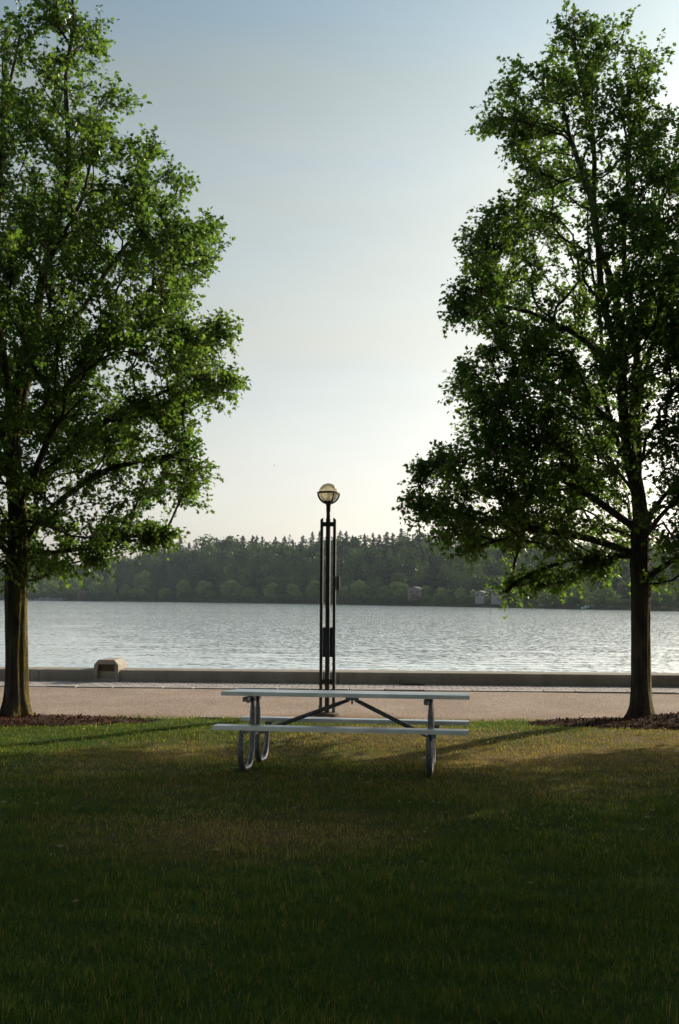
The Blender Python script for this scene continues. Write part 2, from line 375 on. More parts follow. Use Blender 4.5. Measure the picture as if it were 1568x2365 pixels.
attr(me, 'dry', dryness_and_sun(X.ravel(), Y2.ravel()))
tag(link('lawn', me, M['turf']), kind='structure')
WA = R(-3.3)                                   # the promenade runs a little askew
wdir = Vector((math.cos(WA), math.sin(WA), 0)); wn = Vector((-math.sin(WA), math.cos(WA), 0)); W0 = Vector((0, 19.75, 0))
RW = Matrix.Translation(W0) @ Matrix.Rotation(WA, 4, 'Z')
# soil under everything
g = MB(); g.box((0, -40.2, -.36), (260, 121, .4)); g.add([], [])
o_ = g.build('ground', M['soil']); tag(o_, kind='structure')
# path
px_ = np.linspace(-40, 40, 241); py_ = np.linspace(0, 1, 30)
U, T = np.meshgrid(px_, py_)
far = 19.75 - 1.28 + np.tan(WA) * U
YY = (EDGE_Y - 1.0) + T * (far - (EDGE_Y - 1.0)); ZZ = -.018 + .004 * fbm(U, YY, 0, 8, 2)
me = np_mesh('path', np.stack([U.ravel(), YY.ravel(), ZZ.ravel()], 1), [grid_faces(len(px_), 30)], True)
dirt = np.exp(-np.clip(YY - edge(U) - .02, 0, 9) / .22) * .85 * (.6 + .4 * fbm(U * 2, YY * 3, 0, 9, 3)) + .9 * np.exp(-((U + .1) / .75) ** 2 - ((YY - 14.35) / .3) ** 2)
attr(me, 'dirt', np.clip(dirt, 0, 1).ravel())
tag(link('path', me, M['gravel']), kind='structure')
# sett strip and raised kerb in front of the wall
g = MB(); g.box((0, -.53, -.02), (90, 1.06, .03)); o_ = g.build('paving', M['setts']); o_.matrix_world = RW; tag(o_, kind='structure')
# raised kerb of single stones along the paving
rk = random.Random(4); root = empty('kerb', W0, WA)
tag(root, 'low pale stone kerb between the gravel path and the setts', 'kerb')
x = -30.0; n_k = 0; g = MB()
while x < 30:
    L = rk.uniform(.55, .95); g.box((x + L / 2, -1.17 + rk.uniform(-.012, .012), -.034 + rk.uniform(-.004, .006)), (L - .02, .22, .075)); x += L
g.build('kerb_stone', M['kerb'], root, .008)

# ------------------------------------------------------------------ sea wall, block, drain
root = empty('lake_wall', W0, WA); tag(root, 'long low concrete wall along the lake, darker in its shaded face', 'wall')
g = MB(); x = -42.0
BX = (P(243, 1569, 19.9).x)               # where the block sits
while x < 42:
    prof = [(0, -1.9), (0, .155), (.012, .20), (.035, .215), (.50, .225), (.53, .21), (.54, -1.9)]
    if not (x + 6 > 40): pass
    g.prism(prof, x + .006, x + 5.994, 'x'); x += 6
g.build('wall_body', M['concrete'], root, .006)
root = empty('concrete_block', (BX, W0.y + math.tan(WA) * BX, 0), WA)
tag(root, 'pale concrete block with cut corners and a dark recess set into the lake wall', 'block')
g = MB(); hw = .245; H = .43; y0 = -.06; y1 = .60
outer = [(-hw - .01, -.03), (-hw, .32), (-hw + .085, H - .01), (hw - .085, H - .01), (hw, .32), (hw + .01, -.03)]
inner = [(-.175, .05), (-.175, .20), (-.17, .33), (.17, .33), (.175, .20), (.175, .05)]
n = 6
vs = [(p[0], y0, p[1]) for p in outer] + [(p[0], y0, p[1]) for p in inner] + [(p[0] * .98, y0 + .07, p[1]) for p in inner] + [(p[0] * .96, y1, p[1]) for p in outer]
fs = []
for i in range(n):
    j = (i + 1) % n
    fs += [(i, j, n + j, n + i), (n + i, n + j, 2 * n + j, 2 * n + i), (i, 3 * n + i, 3 * n + j, j)]
fs += [tuple(range(3 * n, 4 * n))[::-1]]
g.add(vs, fs); g.build('block_body', M['block'], root, .012)
g = MB(); g.box((0, y0 + .075, .19), (.35, .012, .29)); g.build('recess_panel', M['bronze'], root)
dx = P(1650 * K / 4, 2730 * K / 4, 19.5).x
root = empty('drain', (dx, W0.y + math.tan(WA) * dx - .14, -.004), WA)
tag(root, 'dark drain opening in the setts at the foot of the lake wall', 'drain')
g = MB(); g.box((0, 0, .004), (.44, .26, .006)); 
g.build('drain_frame', M['iron'], root)
g = MB()
for i in range(9): g.box((-.18 + i * .045, 0, .011), (.018, .21, .008))
g.build('grate', M['iron'], root)

# edging strip between path and lawn, half buried
ex0, ex1 = G(450, 1656, 0), G(700, 1655, 0)
g = MB(); x = ex0.x; y_e = EDGE_Y - .02
while x < ex1.x:
    L = rk.uniform(.35, .6); g.box((x + L / 2, y_e + rk.uniform(-.015, .015), -.01 + rk.uniform(-.004, .006)), (L - .03, .07, .05)); x += L
tag(g.build('edging_stone', M['kerb'], None, .006), 'broken pale edging strip between grass and path left of the picnic table', 'edging')

# ------------------------------------------------------------------ lake and far shore
LZ = -1.32
def shore_pt(px):         # px in 1568 units -> point on the far waterline
    pl = [(-1500, 1300), (-330, 760), (-226, 663), (-96, 560), (0, 425), (60, 300), (86, 243), (112, 160), (175, 60)]
    d = ray(px, 1390); tx = d.x / d.y
    for (x0, y0), (x1, y1) in zip(pl, pl[1:]):
        f0 = x0 - tx * y0; f1 = x1 - tx * y1
        if f0 <= 0 <= f1:
            s = f0 / (f0 - f1); return Vector((x0 + (x1 - x0) * s, y0 + (y1 - y0) * s, LZ))
    return Vector((pl[-1][0], pl[-1][1], LZ))
wy = [20.25]; 
while wy[-1] < 1500: wy.append(wy[-1] + max(.085, (wy[-1] ** 2) / 3000 / 3.2 * .85 if wy[-1] < 150 else wy[-1] * .05))
wy = np.array(wy); wt = np.concatenate([[-20, -3, -1.2, -.7], np.linspace(-.46, .46, 560), [.7, 1.2, 3, 20]])
TX, WY = np.meshgrid(wt, wy); WX = TX * WY
rw = np.random.RandomState(3); WZ = 0 * WX; SX = []
for k_ in range(46):
    lam = 1.5 * .22 ** rw.rand(); a_ = rw.normal(scale=.55) + .25; kx, ky = math.sin(a_) * 6.283 / lam, math.cos(a_) * 6.283 / lam
    ph = kx * WX + ky * WY + rw.uniform(0, 6.28) + .9 * np.sin(.37 * WX * rw.uniform(.5, 1.5) + .29 * WY + rw.uniform(0, 6))
    fade = np.clip(1.6 - (WY ** 2 / 3000) / (lam * .42), 0, 1); WZ += fade * .0046 * lam ** 1.1 * (np.sin(ph) + .25 * np.sin(2 * ph + 1))
WZ *= (1 + .45 * np.sin(WX * .11 + WY * .07) * np.sin(WX * .05 - WY * .16 + 2)) * (np.abs(TX) < .5)
me = np_mesh('lake', np.stack([WX.ravel(), WY.ravel(), (LZ + WZ).ravel()], 1), [grid_faces(len(wt), len(wy))], True)
tag(link('lake', me, M['water']), kind='structure')
me = np_mesh('lake_bed', np.array([(-1400, 20.1, LZ - 2.5), (1400, 20.1, LZ - 2.5), (1400, 1600, LZ - 2.5), (-1400, 1600, LZ - 2.5)]), [np.array([[0, 1, 2, 3]])])
tag(link('lake_bed', me, M['lake_bed']), kind='structure')

PXS = np.linspace(-1350, 2300, 171)
OFF = np.array([-3, 0, 3, 8, 16, 30, 50, 75, 100, 130, 165, 210, 280, 420])
SLOPE = lambda px: float(np.interp(px, [-400, 0, 784, 1568, 2000], [.135, .14, .125, .085, .06]))
def hill_z(px, o):
    s = SLOPE(px)
    return LZ + (o * .12 if o < 0 else min(o, 3) * .25 + max(0, min(o, 16) - 3) * .04 + s * max(0, min(o, 165) - 16) + .02 * max(0, o - 165))
hv = []; bank = []
for o in OFF:
    for px in PXS:
        s0 = shore_pt(px); d = ray(px, 1390); u = Vector((d.x, d.y, 0)).normalized()
        p = s0 + u * o; hv.append((p.x, p.y, hill_z(px, o))); bank.append(max(0, 1 - abs(o - 5) / 9) * (1.0 if px < 760 else .35) if o > 0 else 0)
me = np_mesh('hillside', np.array(hv), [grid_faces(len(PXS), len(OFF))], True); attr(me, 'bank', np.array(bank))
tag(link('hillside', me, M['hill']), kind='structure')

def leaf_cards(C, Nn, size, rs, aspect=1.0, k=4):
    """one small leaf-clump face per centre: hexagon/quad with random tilt about the normal Nn"""
    n = len(C); Nn = Nn + rs.normal(scale=.55, size=(n, 3)); Nn /= np.linalg.norm(Nn, axis=1)[:, None]
    a = np.cross(Nn, rs.normal(size=(n, 3))); a /= np.linalg.norm(a, axis=1)[:, None]; b = np.cross(Nn, a)
    ang = np.linspace(0, 2 * math.pi, k, endpoint=False)
    rr = size[:, None] * rs.uniform(.55, 1.15, (n, k))
    V = C[:, None, :] + a[:, None, :] * (np.cos(ang) * rr)[:, :, None] + b[:, None, :] * (np.sin(ang) * rr * aspect)[:, :, None]
    return V.reshape(-1, 3), np.arange(n * k).reshape(n, k)
def stem_geo(h, r, n=6):
    a = np.linspace(0, 2 * math.pi, n, endpoint=False); V = []
    for z, q in ((-.06, 1.3), (h * .5, .8), (h, .3)): V += [(math.cos(t) * r * q, math.sin(t) * r * q, z) for t in a]
    Fq = [(i * n + j, i * n + (j + 1) % n, (i + 1) * n + (j + 1) % n, (i + 1) * n + j) for i in range(2) for j in range(n)]
    return np.array(V), np.array(Fq)
def far_broadleaf(seed, nleaf=2200):      # unit tree: height 1, half width about .5
    rs = np.random.RandomState(seed); C = []; NN = []
    lobes = [(rs.normal() * .05, rs.normal() * .05, .52, .30)]
    for i in range(20):
        a = rs.uniform(0, 6.28); z = rs.uniform(.12, .90); rad = rs.uniform(.30, .50) * math.sqrt(max(.02, 1 - ((z - .45) / .55) ** 2)); rr = rs.uniform(.09, .22)
        lobes.append((math.cos(a) * (rad - rr * .55), math.sin(a) * (rad - rr * .55), z, rr))
    wts = np.array([l[3] ** 2 for l in lobes]); wts[0] *= .4; wts /= wts.sum()
    idx = rs.choice(len(lobes), nleaf, p=wts)
    d = rs.normal(size=(nleaf, 3)); d /= np.linalg.norm(d, axis=1)[:, None]; d[:, 2] = np.abs(d[:, 2]) * np.where(rs.rand(nleaf) < .75, 1, -1)
    L = np.array(lobes)[idx]; rad = L[:, 3:4] * rs.uniform(.6, 1.18, (nleaf, 1))
    C = L[:, :3] + d * rad
    V, Fq = leaf_cards(C, d, rs.uniform(.020, .042, nleaf), rs, k=5)
    tone = np.repeat(rs.rand(nleaf) * .5 + (rs.rand(len(lobes)) * .5)[idx], 5)
    return V, Fq, tone
def far_conifer(seed, nleaf=2600):
    """ragged fir: drooping boughs of uneven reach round a straight stem"""
    rs = np.random.RandomState(seed); nb = 150
    bz = .08 + .90 * rs.rand(nb) ** .85; ba = rs.uniform(0, 6.28, nb); br_ = .20 * (1 - bz) ** .82 * rs.uniform(.6, 1.3, nb) + .006
    i = rs.randint(0, nb, nleaf); f = rs.uniform(.05, 1, nleaf) ** .7; r_ = br_[i] * f; a = ba[i] + rs.normal(scale=.16, size=nleaf)
    C = np.stack([np.cos(a) * r_, np.sin(a) * r_, bz[i] - .30 * r_ * f + .06 * r_ + rs.normal(scale=.008, size=nleaf)], 1)
    D = np.stack([np.cos(a) * .8, np.sin(a) * .8, np.full(nleaf, .7)], 1)
    V, Fq = leaf_cards(C, D, (.006 + .014 * (1 - C[:, 2]).clip(0, 1)) * rs.uniform(.7, 1.3, nleaf), rs, k=4); sv_, sf = stem_geo(1.0, .010)
    tone = np.concatenate([np.repeat(rs.rand(nb)[i] * .6 + rs.rand(nleaf) * .4, 4), np.zeros(len(sv_))])
    return np.concatenate([V, sv_]), Fq, tone, sf + len(V)
def mk_broad(seed, matname, nleaf=2200):
    V, Fq, tone = far_broadleaf(seed, nleaf); sv_, sf = stem_geo(.5, .03)
    me = np_mesh('tree_crown', np.concatenate([V, sv_]), [Fq, sf + len(V)], mats=np.concatenate([np.zeros(len(Fq)), np.ones(len(sf))]))
    attr(me, 'tone', np.concatenate([tone, np.zeros(len(sv_))])); me.materials.append(M[matname]); me.materials.append(M['bark']); return me
def mk_con(seed):
    V, Fq, tone, sf = far_conifer(seed)
    me = np_mesh('conifer', V, [Fq, sf], mats=np.concatenate([np.zeros(len(Fq)), np.ones(len(sf))])); attr(me, 'tone', tone)
    me.materials.append(M['far_conifer']); me.materials.append(M['bark']); return me
BRO = [mk_broad(s_, 'far_leaf') for s_ in (1, 2, 3)]; PAL = [mk_broad(s_, 'far_pale') for s_ in (4, 5, 6)]; CON = [mk_con(s_) for s_ in (7, 8, 9, 10)]
ORD = ['first', 'second', 'third', 'fourth', 'fifth', 'sixth', 'seventh', 'eighth', 'ninth', 'tenth', 'eleventh', 'twelfth', 'thirteenth', 'fourteenth', 'fifteenth', 'sixteenth', 'seventeenth', 'eighteenth', 'nineteenth', 'twentieth', 'twenty-first', 'twenty-second', 'twenty-third', 'twenty-fourth']
def far_place(px, ytop, width, off, ground=None):
    """world place and size of a far tree whose top reaches picture height ytop"""
    d = ray(px, 1390); u = Vector((d.x, d.y, 0)).normalized(); p = shore_pt(px) + u * off
    top = P(px, ytop, p.y); z = hill_z(px, off); h = top.z - z
    W_ = width / K / F * p.y
    return Vector((top.x, p.y, z)), h, W_
LAMPX = 757
rt = random.Random(12)
def rank_labels(items, fmt):
    left = sorted([i for i in items if i[0] < LAMPX], key=lambda q: -q[0]); right = sorted([i for i in items if i[0] >= LAMPX], key=lambda q: q[0])
    out = []
    for side, lst in (('left', left), ('right', right)):
        for k, it in enumerate(lst): out.append((it, fmt % (ORD[k], side)))
    return out
# shore trees, measured in the picture: (x, top y, width)
c3 = lambda x, y, w_: (x / 1.153 * K / 4, (2050 + y / 1.153) * K / 4, w_ / 1.153 * K / 4)
c4 = lambda x, y, w_: ((1360 + x / 1.1563) * K / 4, (2050 + y / 1.1563) * K / 4, w_ / 1.1563 * K / 4)
shore = [c3(150, 305, 80), c3(235, 310, 90), c3(328, 305, 95), c3(438, 288, 110), c3(512, 260, 44), c3(575, 335, 60), c3(652, 278, 100), c3(768, 350, 80), c3(852, 316, 80),
         c3(945, 320, 90), c3(1065, 317, 95), c3(1148, 347, 70), c3(1258, 329, 80), c3(1350, 333, 76), c3(1450, 318, 76),
         c4(20, 345, 60), c4(92, 320, 88), c4(196, 344, 66), c4(275, 326, 120), c4(395, 343, 66), c4(478, 352, 84), c4(562, 352, 70), c4(625, 362, 60), c4(690, 350, 50), c4(800, 350, 90), c4(900, 345, 90), c4(1010, 350, 100), c4(1110, 340, 110), c4(1230, 345, 120), c4(1480, 345, 110)]
for (it, lab) in rank_labels(shore, 'rounded pale green tree on far waterline, %s one %s of the lamp post'):
    px, yt, wd = it; p, h, W_ = far_place(px, yt, wd, rt.uniform(7, 12)); me = rt.choice(PAL)
    o_ = link('shore_tree', me, None, None, p); o_.scale = (W_ * 1.1, W_ * 1.1, h); o_.rotation_euler = (0, 0, rt.uniform(0, 6.28))
    tag(o_, lab, 'tree', 'rounded trees along the far shore')
# skyline conifers
c2 = lambda x, y: ((1180 + x / 2.318) * K / 4, (1880 + y / 2.318) * K / 4)
sk = [c3(700, 145, 0)[:2], c3(770, 120, 0)[:2], c3(835, 105, 0)[:2], c3(870, 135, 0)[:2], c3(905, 118, 0)[:2], c3(940, 116, 0)[:2], c3(1000, 114, 0)[:2], c3(1030, 122, 0)[:2], c3(1060, 104, 0)[:2], c3(1090, 118, 0)[:2], c3(1120, 104, 0)[:2], c3(1165, 103, 0)[:2], c3(1185, 104, 0)[:2], c3(1215, 110, 0)[:2], c3(1275, 108, 0)[:2], c3(1315, 107, 0)[:2], c3(1350, 122, 0)[:2], c3(1395, 104, 0)[:2], c3(1440, 87, 0)[:2],
      c2(75, 606), c2(155, 566), c2(230, 556), c2(300, 600), c2(430, 556), c2(470, 560), c2(530, 600), c2(575, 618), c2(635, 585), c4(75, 108, 0)[:2], c4(110, 88, 0)[:2], c4(150, 90, 0)[:2], c4(185, 98, 0)[:2], c4(220, 85, 0)[:2], c4(246, 92, 0)[:2], c4(281, 72, 0)[:2], c4(335, 100, 0)[:2], c4(374, 68, 0)[:2], c4(420, 80, 0)[:2], c4(470, 70, 0)[:2]]
seen = []
for q in sorted(sk):
    if not seen or q[0] - seen[-1][0] > 6: seen.append(q)
for (it, lab) in rank_labels(seen, 'dark pointed conifer on the far skyline, %s one %s of the lamp post'):
    px, yt = it; p, h, _ = far_place(px, yt, 0, rt.uniform(120, 135)); o_ = link('skyline_conifer', rt.choice(CON), None, None, p)
    if 920 < px < 935: lab = 'tallest thin conifer spire on the far skyline, beside a gap of sky'
    wv_ = h * rt.uniform(1.25, 2.1); o_.scale = (wv_, wv_, h); o_.rotation_euler = (rt.uniform(-.03, .03), rt.uniform(-.03, .03), rt.uniform(0, 6.28))
    tag(o_, lab, 'tree', 'conifers on the far skyline')
# big rounded trees high on the slope
mid = [c3(585, 185, 60), c3(730, 178, 110), c3(812, 168, 70), c3(962, 162, 100), c3(1065, 200, 90), c3(1150, 195, 80), c3(1245, 190, 90), c3(1340, 192, 110), c3(1400, 190, 80), c3(1490, 195, 70), c4(60, 190, 90), c4(150, 240, 110), c4(225, 175, 70), c4(40, 140, 60)]
for (it, lab) in rank_labels(mid, 'round topped tree high on far slope, %s one %s of the lamp post'):
    px, yt, wd = it; p, h, W_ = far_place(px, yt, wd, rt.uniform(70, 85)); o_ = link('hillside_tree', rt.choice(BRO), None, None, p)
    o_.scale = (W_ * 1.05, W_ * 1.05, h); o_.rotation_euler = (0, 0, rt.uniform(0, 6.28)); tag(o_, lab, 'tree', 'round trees high on the far slope')
# the rest of the wood reads as one mass
protos = [far_broadleaf(s_, 900) for s_ in (21, 22, 23)]; pc = [far_conifer(s_, 1000) for s_ in (31, 32)]
def merge(spec, kinds, name, matname, label):
    VV = []; FF = {}; TT = []; o = 0
    for (px, yt, wd, off, q, lo) in spec:
        pr = kinds[q % len(kinds)]; p, h, W_ = far_place(px, yt, wd, off); 
        if h < 2: continue
        a = rt.uniform(0, 6.28); V = pr[0]; c_, s_ = math.cos(a), math.sin(a)
        x_ = (V[:, 0] * c_ - V[:, 1] * s_) * W_; y_ = (V[:, 0] * s_ + V[:, 1] * c_) * W_
        VV.append(np.stack([x_ + p.x, y_ + p.y, V[:, 2] * h + p.z], 1)); FF.setdefault(pr[1].shape[1], []).append(pr[1] + o); TT.append(pr[2] * .7 + lo); o += len(V)
    me = np_mesh(name, np.concatenate(VV), [np.concatenate(v) for v in FF.values()]); attr(me, 'tone', np.concatenate(TT))
    o_ = link(name, me, M[matname]); tag(o_, label, 'wood', None, 'stuff')
spec = []; spec2 = []
def sky_y(px): return float(np.interp(px, [-400, 0, 250, 330, 400, 600, 920, 1000, 1250, 1568, 2000], [1300, 1295, 1290, 1262, 1248, 1243, 1234, 1226, 1240, 1262, 1290]))
for off, fr_ in ((20, .72), (34, .58), (48, .44), (62, .34), (78, .24), (94, .16)):
    px = -1100.0
    while px < 1900:
        Y_ = shore_pt(px).y + off; wd = rt.uniform(7, 11) / Y_ * F * K; yt = sky_y(px) + fr_ * (1385 - sky_y(px)) + rt.uniform(-7, 7)
        isc = rt.random() < (.12 if px < 760 else .38)
        (spec2 if isc else spec).append((px, yt - (8 if isc else 0), wd * (3.4 if isc else 1), off + rt.uniform(-5, 5), rt.randrange(9), rt.uniform(0, .3))); px += wd * rt.uniform(.55, .85)
for off in (112, 122, 140):
    px = -1100.0
    while px < 1900:
        Y_ = shore_pt(px).y + off; wd = rt.uniform(4, 6) / Y_ * F * K
        (spec if rt.random() < .42 else spec2).append((px, sky_y(px) + 10 * math.sin(px * .045) + 5 * math.sin(px * .13 + 1) + rt.uniform(0, 26), wd * (6 if rt.random() < .5 else 3.6), off, rt.randrange(9), rt.uniform(0, .3))); px += wd * .7
merge(spec, protos, 'broadleaf_wood', 'far_leaf', 'dense green broadleaf wood covering the hillside across the lake')
merge(spec2, pc, 'conifer_wood', 'far_conifer', 'dark conifer wood on the upper hillside across the lake')
# scrub on the bank
spec3 = []; px = -1100.0
while px < 1900:
    spec3.append((px, 1392 + (px - 784) * .0145 - rt.uniform(9, 20) - (6 if px > 800 else 0), rt.uniform(16, 40), rt.uniform(3, 6), rt.randrange(9), rt.uniform(0, .5))); px += rt.uniform(6, 14)
merge(spec3, protos, 'shore_scrub', 'far_leaf', 'low scrub growing along the far bank')

# houses and boats across the lake
def house(px, py, wm, hm, wallm, roofm, label, yaw, off=13, gable=True):
    d = ray(px, 1390); u = Vector((d.x, d.y, 0)).normalized(); p = shore_pt(px) + u * off; b = P(px, py, p.y)
    root = empty('house', (b.x, p.y, b.z), yaw); tag(root, label, 'house')
    g = MB(); g.box((0, 0, hm / 2 - 1), (wm, wm * .7, hm + 2)); wl = g.build('wall', M[wallm], root)
    g = MB(); r_ = hm * .55; ov = .4
    if gable: g.prism([(-wm / 2 - ov, hm), (0, hm + r_), (wm / 2 + ov, hm)], -wm * .35 - ov, wm * .35 + ov, 'y')
    else: g.box((0, 0, hm + .25), (wm + 1.6, wm * .7 + 1.6, .5))
    g.build('roof', M[roofm], root)
    nw = max(2, int(wm / 2.6))
    for k in range(nw):
        g = MB(); g.box(((k + .5) / nw * wm - wm / 2, -wm * .35 - .03, hm * .55), (wm / nw * .5, .08, hm * .38)); g.build('window', M['window'], root)
house(193, 1378, 7, 2.6, 'pink_wall', 'red_roof', 'small pinkish house with a red brown roof on the far left shore', .3, 9)
house(962, 1374, 5.5, 2.0, 'pink_wall', 'grey_roof', 'pale pink house among trees on the far shore right of lamp post', -.5, 6)
house(1112, 1380, 3.4, 1.5, 'white_paint', 'grey_roof', 'small white gabled house on the far shore beside the flat roofed one', -.7, 4)
house(1153, 1381, 4.4, 2.3, 'white_paint', 'white_paint', 'white flat roofed house on far shore next to the drooping bright branch', -.5, 4, False)
def boat(px, L, hullm, label, group=None, off=-1.2, cover=False):
    s0 = shore_pt(px); d = ray(px, 1390); u = Vector((d.x, d.y, 0)).normalized(); p = s0 + u * off
    root = empty('small_boat', (p.x, p.y, LZ), rt.uniform(-.3, .3)); tag(root, label, 'boat', group)
    g = MB(); sec = []
    for i, (xx, hw_, z0) in enumerate([(-.5, .13, .0), (-.2, .17, -.02), (.15, .15, 0), (.38, .08, .04), (.5, .01, .09)]):
        sec += [(xx * L, -hw_ * L, .17 * L + z0 * L * .4), (xx * L, 0, z0 * L - .03 * L), (xx * L, hw_ * L, .17 * L + z0 * L * .4)]
    fs = []
    for i in range(4):
        a = i * 3; fs += [(a, a + 1, a + 4, a + 3), (a + 1, a + 2, a + 5, a + 4), (a, a + 3, a + 5, a + 2)]
    fs += [(0, 2, 1)]
    g.add(sec, fs); g.build('hull', M[hullm], root)
    g = MB(); g.prism([(-.25 * L, .16 * L), (-.2 * L, .30 * L), (.05 * L, .30 * L), (.16 * L, .17 * L)], -.1 * L, .1 * L, 'y'); g.build('cabin', M[hullm], root)
for k, px in enumerate([66, 84, 96, 112, 122, 131, 141]):
    boat(px, rt.uniform(4.5, 7), 'white_paint', 'small white boat moored at the far left shore, %s from left' % ORD[k], 'small white boats at the far left shore')
boat(1357, 3.4, 'boat_blue', 'pale blue boat pulled up on the far bank left of the right trunk', None, 2.0)

# a bird over the lake
b = P(634, 1075, 210.0); root = empty('bird', b, .6); tag(root, 'small dark bird flying above the lake left of the lamp globe', 'bird')
g = MB(); g.tube([(-.15, 0, -.02), (-.08, 0, 0), (.03, 0, .01), (.12, 0, 0), (.17, 0, -.005)], [.01, .04, .05, .03, .006], 8)
for s_ in (-1, 1):
    g.add([(.06, 0, .02), (-.05, 0, .02), (-.08, s_ * .20, .12), (.04, s_ * .22, .13), (-.05, s_ * .42, .05), (.0, s_ * .41, .06)], [(0, 1, 2, 3), (3, 2, 4, 5)])
g.build('body', M['bird'], root); root.rotation_euler = (.5, .5, .4)

# ------------------------------------------------------------------ picnic table
TB = empty('picnic_table', (.09, 10.17, -.04), R(-7)); TB.rotation_euler = (R(-3.2), 0, R(-7))
tag(TB, 'grey aluminium picnic table with bent galvanised pipe legs on the lawn', 'picnic table')
HL = 1.22
def plank(x0, x1, yc, wd, z, th):
    g = MB(); r_ = .007
    prof = [(yc - wd / 2, z - th), (yc - wd / 2, z - r_), (yc - wd / 2 + r_, z), (yc + wd / 2 - r_, z), (yc + wd / 2, z - r_), (yc + wd / 2, z - th), (yc + wd / 2 - .025, z - th), (yc + wd / 2 - .025, z - th + .012), (yc - wd / 2 + .025, z - th + .012), (yc - wd / 2 + .025, z - th)]
    g.prism(prof, x0, x1, 'x'); g.prism([(yc - wd / 2 + .001, z - th + .001), (yc - wd / 2 + .001, z - .008), (yc + wd / 2 - .001, z - .008), (yc + wd / 2 - .001, z - th + .001)], x0 - .003, x0 + .002, 'x')
    return g
for k in range(3): plank(-HL, HL, (k - 1) * .254, .250, .765, .040).build('tabletop_plank', M['aluminium'], TB)
plank(-HL + .015, HL - .015, -.645, .245, .46, .040).build('seat', M['aluminium'], TB)
plank(-HL, HL, .645, .245, .46, .040).build('seat', M['aluminium'], TB)
def arc(cx, cz, r_, a0, a1, n):
    return [(cx + r_ * math.cos(R(a0 + (a1 - a0) * i / n)), cz + r_ * math.sin(R(a0 + (a1 - a0) * i / n))) for i in range(n + 1)]
for fx, nm in ((-.95, 'l'), (.84, 'r')):
    for s_ in (-1, 1):
        # each pipe drops from the top, bends along the ground and rises to the seat
        pts = [(.13, .705), (.13, .66), (.13, .56), (.13, .44), (.135, .30)] + [(c_, z_) for c_, z_ in arc(.135 + .175, .205, .175, 180, 270, 7)] + [(c_, z_) for c_, z_ in arc(.46, .205, .175, 270, 360, 7)] + [(.640, .28), (.640, .34), (.635, .385), (.63, .412)]
        n_ = len(pts); fl = [(1, 1)] * n_
        fl[0] = (.45, 1.3); fl[1] = (.7, 1.15); fl[-1] = (.5, 1.3); fl[-2] = (.8, 1.1)
        g = MB(); g.tube([(fx, s_ * a, z_) for a, z_ in pts], .029, 16, True, fl)
        g.build('leg', M['galvanised'], TB)
    g = MB(); g.box((fx - .036, 0, .690), (.05, .70, .045)); g.box((fx - .036, 0, .668), (.006, .5, .04))
    g.build('top_bracket', M['galvanised'], TB, .003)
    for s_ in (-1, 1):
        g = MB(); g.box((fx + .045, s_ * .645, .400), (.045, .22, .030)); g.box((fx + .03, s_ * .645, .375), (.006, .12, .05)); g.build('seat_bracket', M['galvanised'], TB, .003)
    g = MB(); g.box((fx + .0, 0, .335), (.03, .30, .03)); g.build('crossbar', M['galvanised'], TB, .003)
for x0, x1 in ((-.91, .015), (.80, .075)):
    n_ = 9; pts = [(x0 + (x1 - x0) * i / (n_ - 1), 0, .345 + (.688 - .345) * i / (n_ - 1)) for i in range(n_)]
    g = MB(); g.tube(pts, .021, 10, True, [(1, .35)] + [(1, .9)] + [(1, 1)] * (n_ - 4) + [(1, .9), (1, .35)]); g.build('brace', M['galvanised'], TB)
g = MB(); g.box((.045, 0, .699), (.13, .09, .03)); g.build('brace_bracket', M['galvanised'], TB)
g = MB(); g.tube([(.045, -.02, .69), (.045, -.02, .645)], .008, 8); g.tube([(.045, -.02, .672), (.045, -.02, .664)], .016, 6); g.build('bolt', M['galvanised'], TB)

# ------------------------------------------------------------------ lamp post
LY = 14.55
zp = lambda y4: P(757, y4 * K / 4, LY).z          # picture height (4096 scale) -> metres
lb = P(755.5, 1642, LY)
LP = empty('lamp_post', (lb.x, LY, 0), R(-9)); tag(LP, 'tall black steel lamp post with a frosted globe behind the picnic table', 'lamp post')
zt = zp(2079); zi = zp(2070); zn = zp(2040)
g = MB(); g.box((0, 0, (zt + .02) / 2), (.062, .062, zt + .02)); g.tube([(0, 0, zt - .05), (0, 0, zn - .02)], .030, 16); 
g.build('pole', M['black_steel'], LP, .004)
for s_ in (-1, 1):
    g = MB(); a = s_ * .0945
    g.prism([(a - .021, 0), (a - .021, zt if s_ < 0 else zi), (a + .021, zi if s_ < 0 else zt), (a + .021, 0)], -.021, .021, 'y')
    g.build('side_post', M['black_steel'], LP, .003)
for y4a, y4b in ((2088, 2106), (2716, 2736)):
    z0, z1 = zp(y4b), zp(y4a)
    for s_ in (-1, 1):
        g = MB(); g.box((s_ * .0520, 0, (z0 + z1) / 2), (.040, .030, z1 - z0)); g.build('crossbar', M['black_steel'], LP)
        if y4a > 2500:
            g = MB(); g.tube([(s_ * .05, -.018, z1 + .012), (s_ * .05, -.018, z1 - .004)], .010, 6); g.build('bolt', M['galvanised'], LP)
z0, z1 = zp(2629), zp(2510)
g = MB(); g.box((0, .036, (z0 + z1) / 2), (.15, .006, z1 - z0)); g.build('blue_panel', M['blue_sign'], LP)
z0, z1 = zp(2360), zp(2304)
g = MB(); g.box((.146, .02, (z0 + z1) / 2), (.052, .02, z1 - z0)); g.build('side_plate', M['tan_plate'], LP, .008)
for zz in (z0 + .04, z1 - .02):
    g = MB(); g.tube([(.095, -.030, zz), (.095, .032, zz)], .004, 6); g.box((.0945, 0, zz), (.050, .050, .014)); g.box((.122, .015, zz), (.03, .01, .014)); g.build('clamp', M['galvanised'], LP)
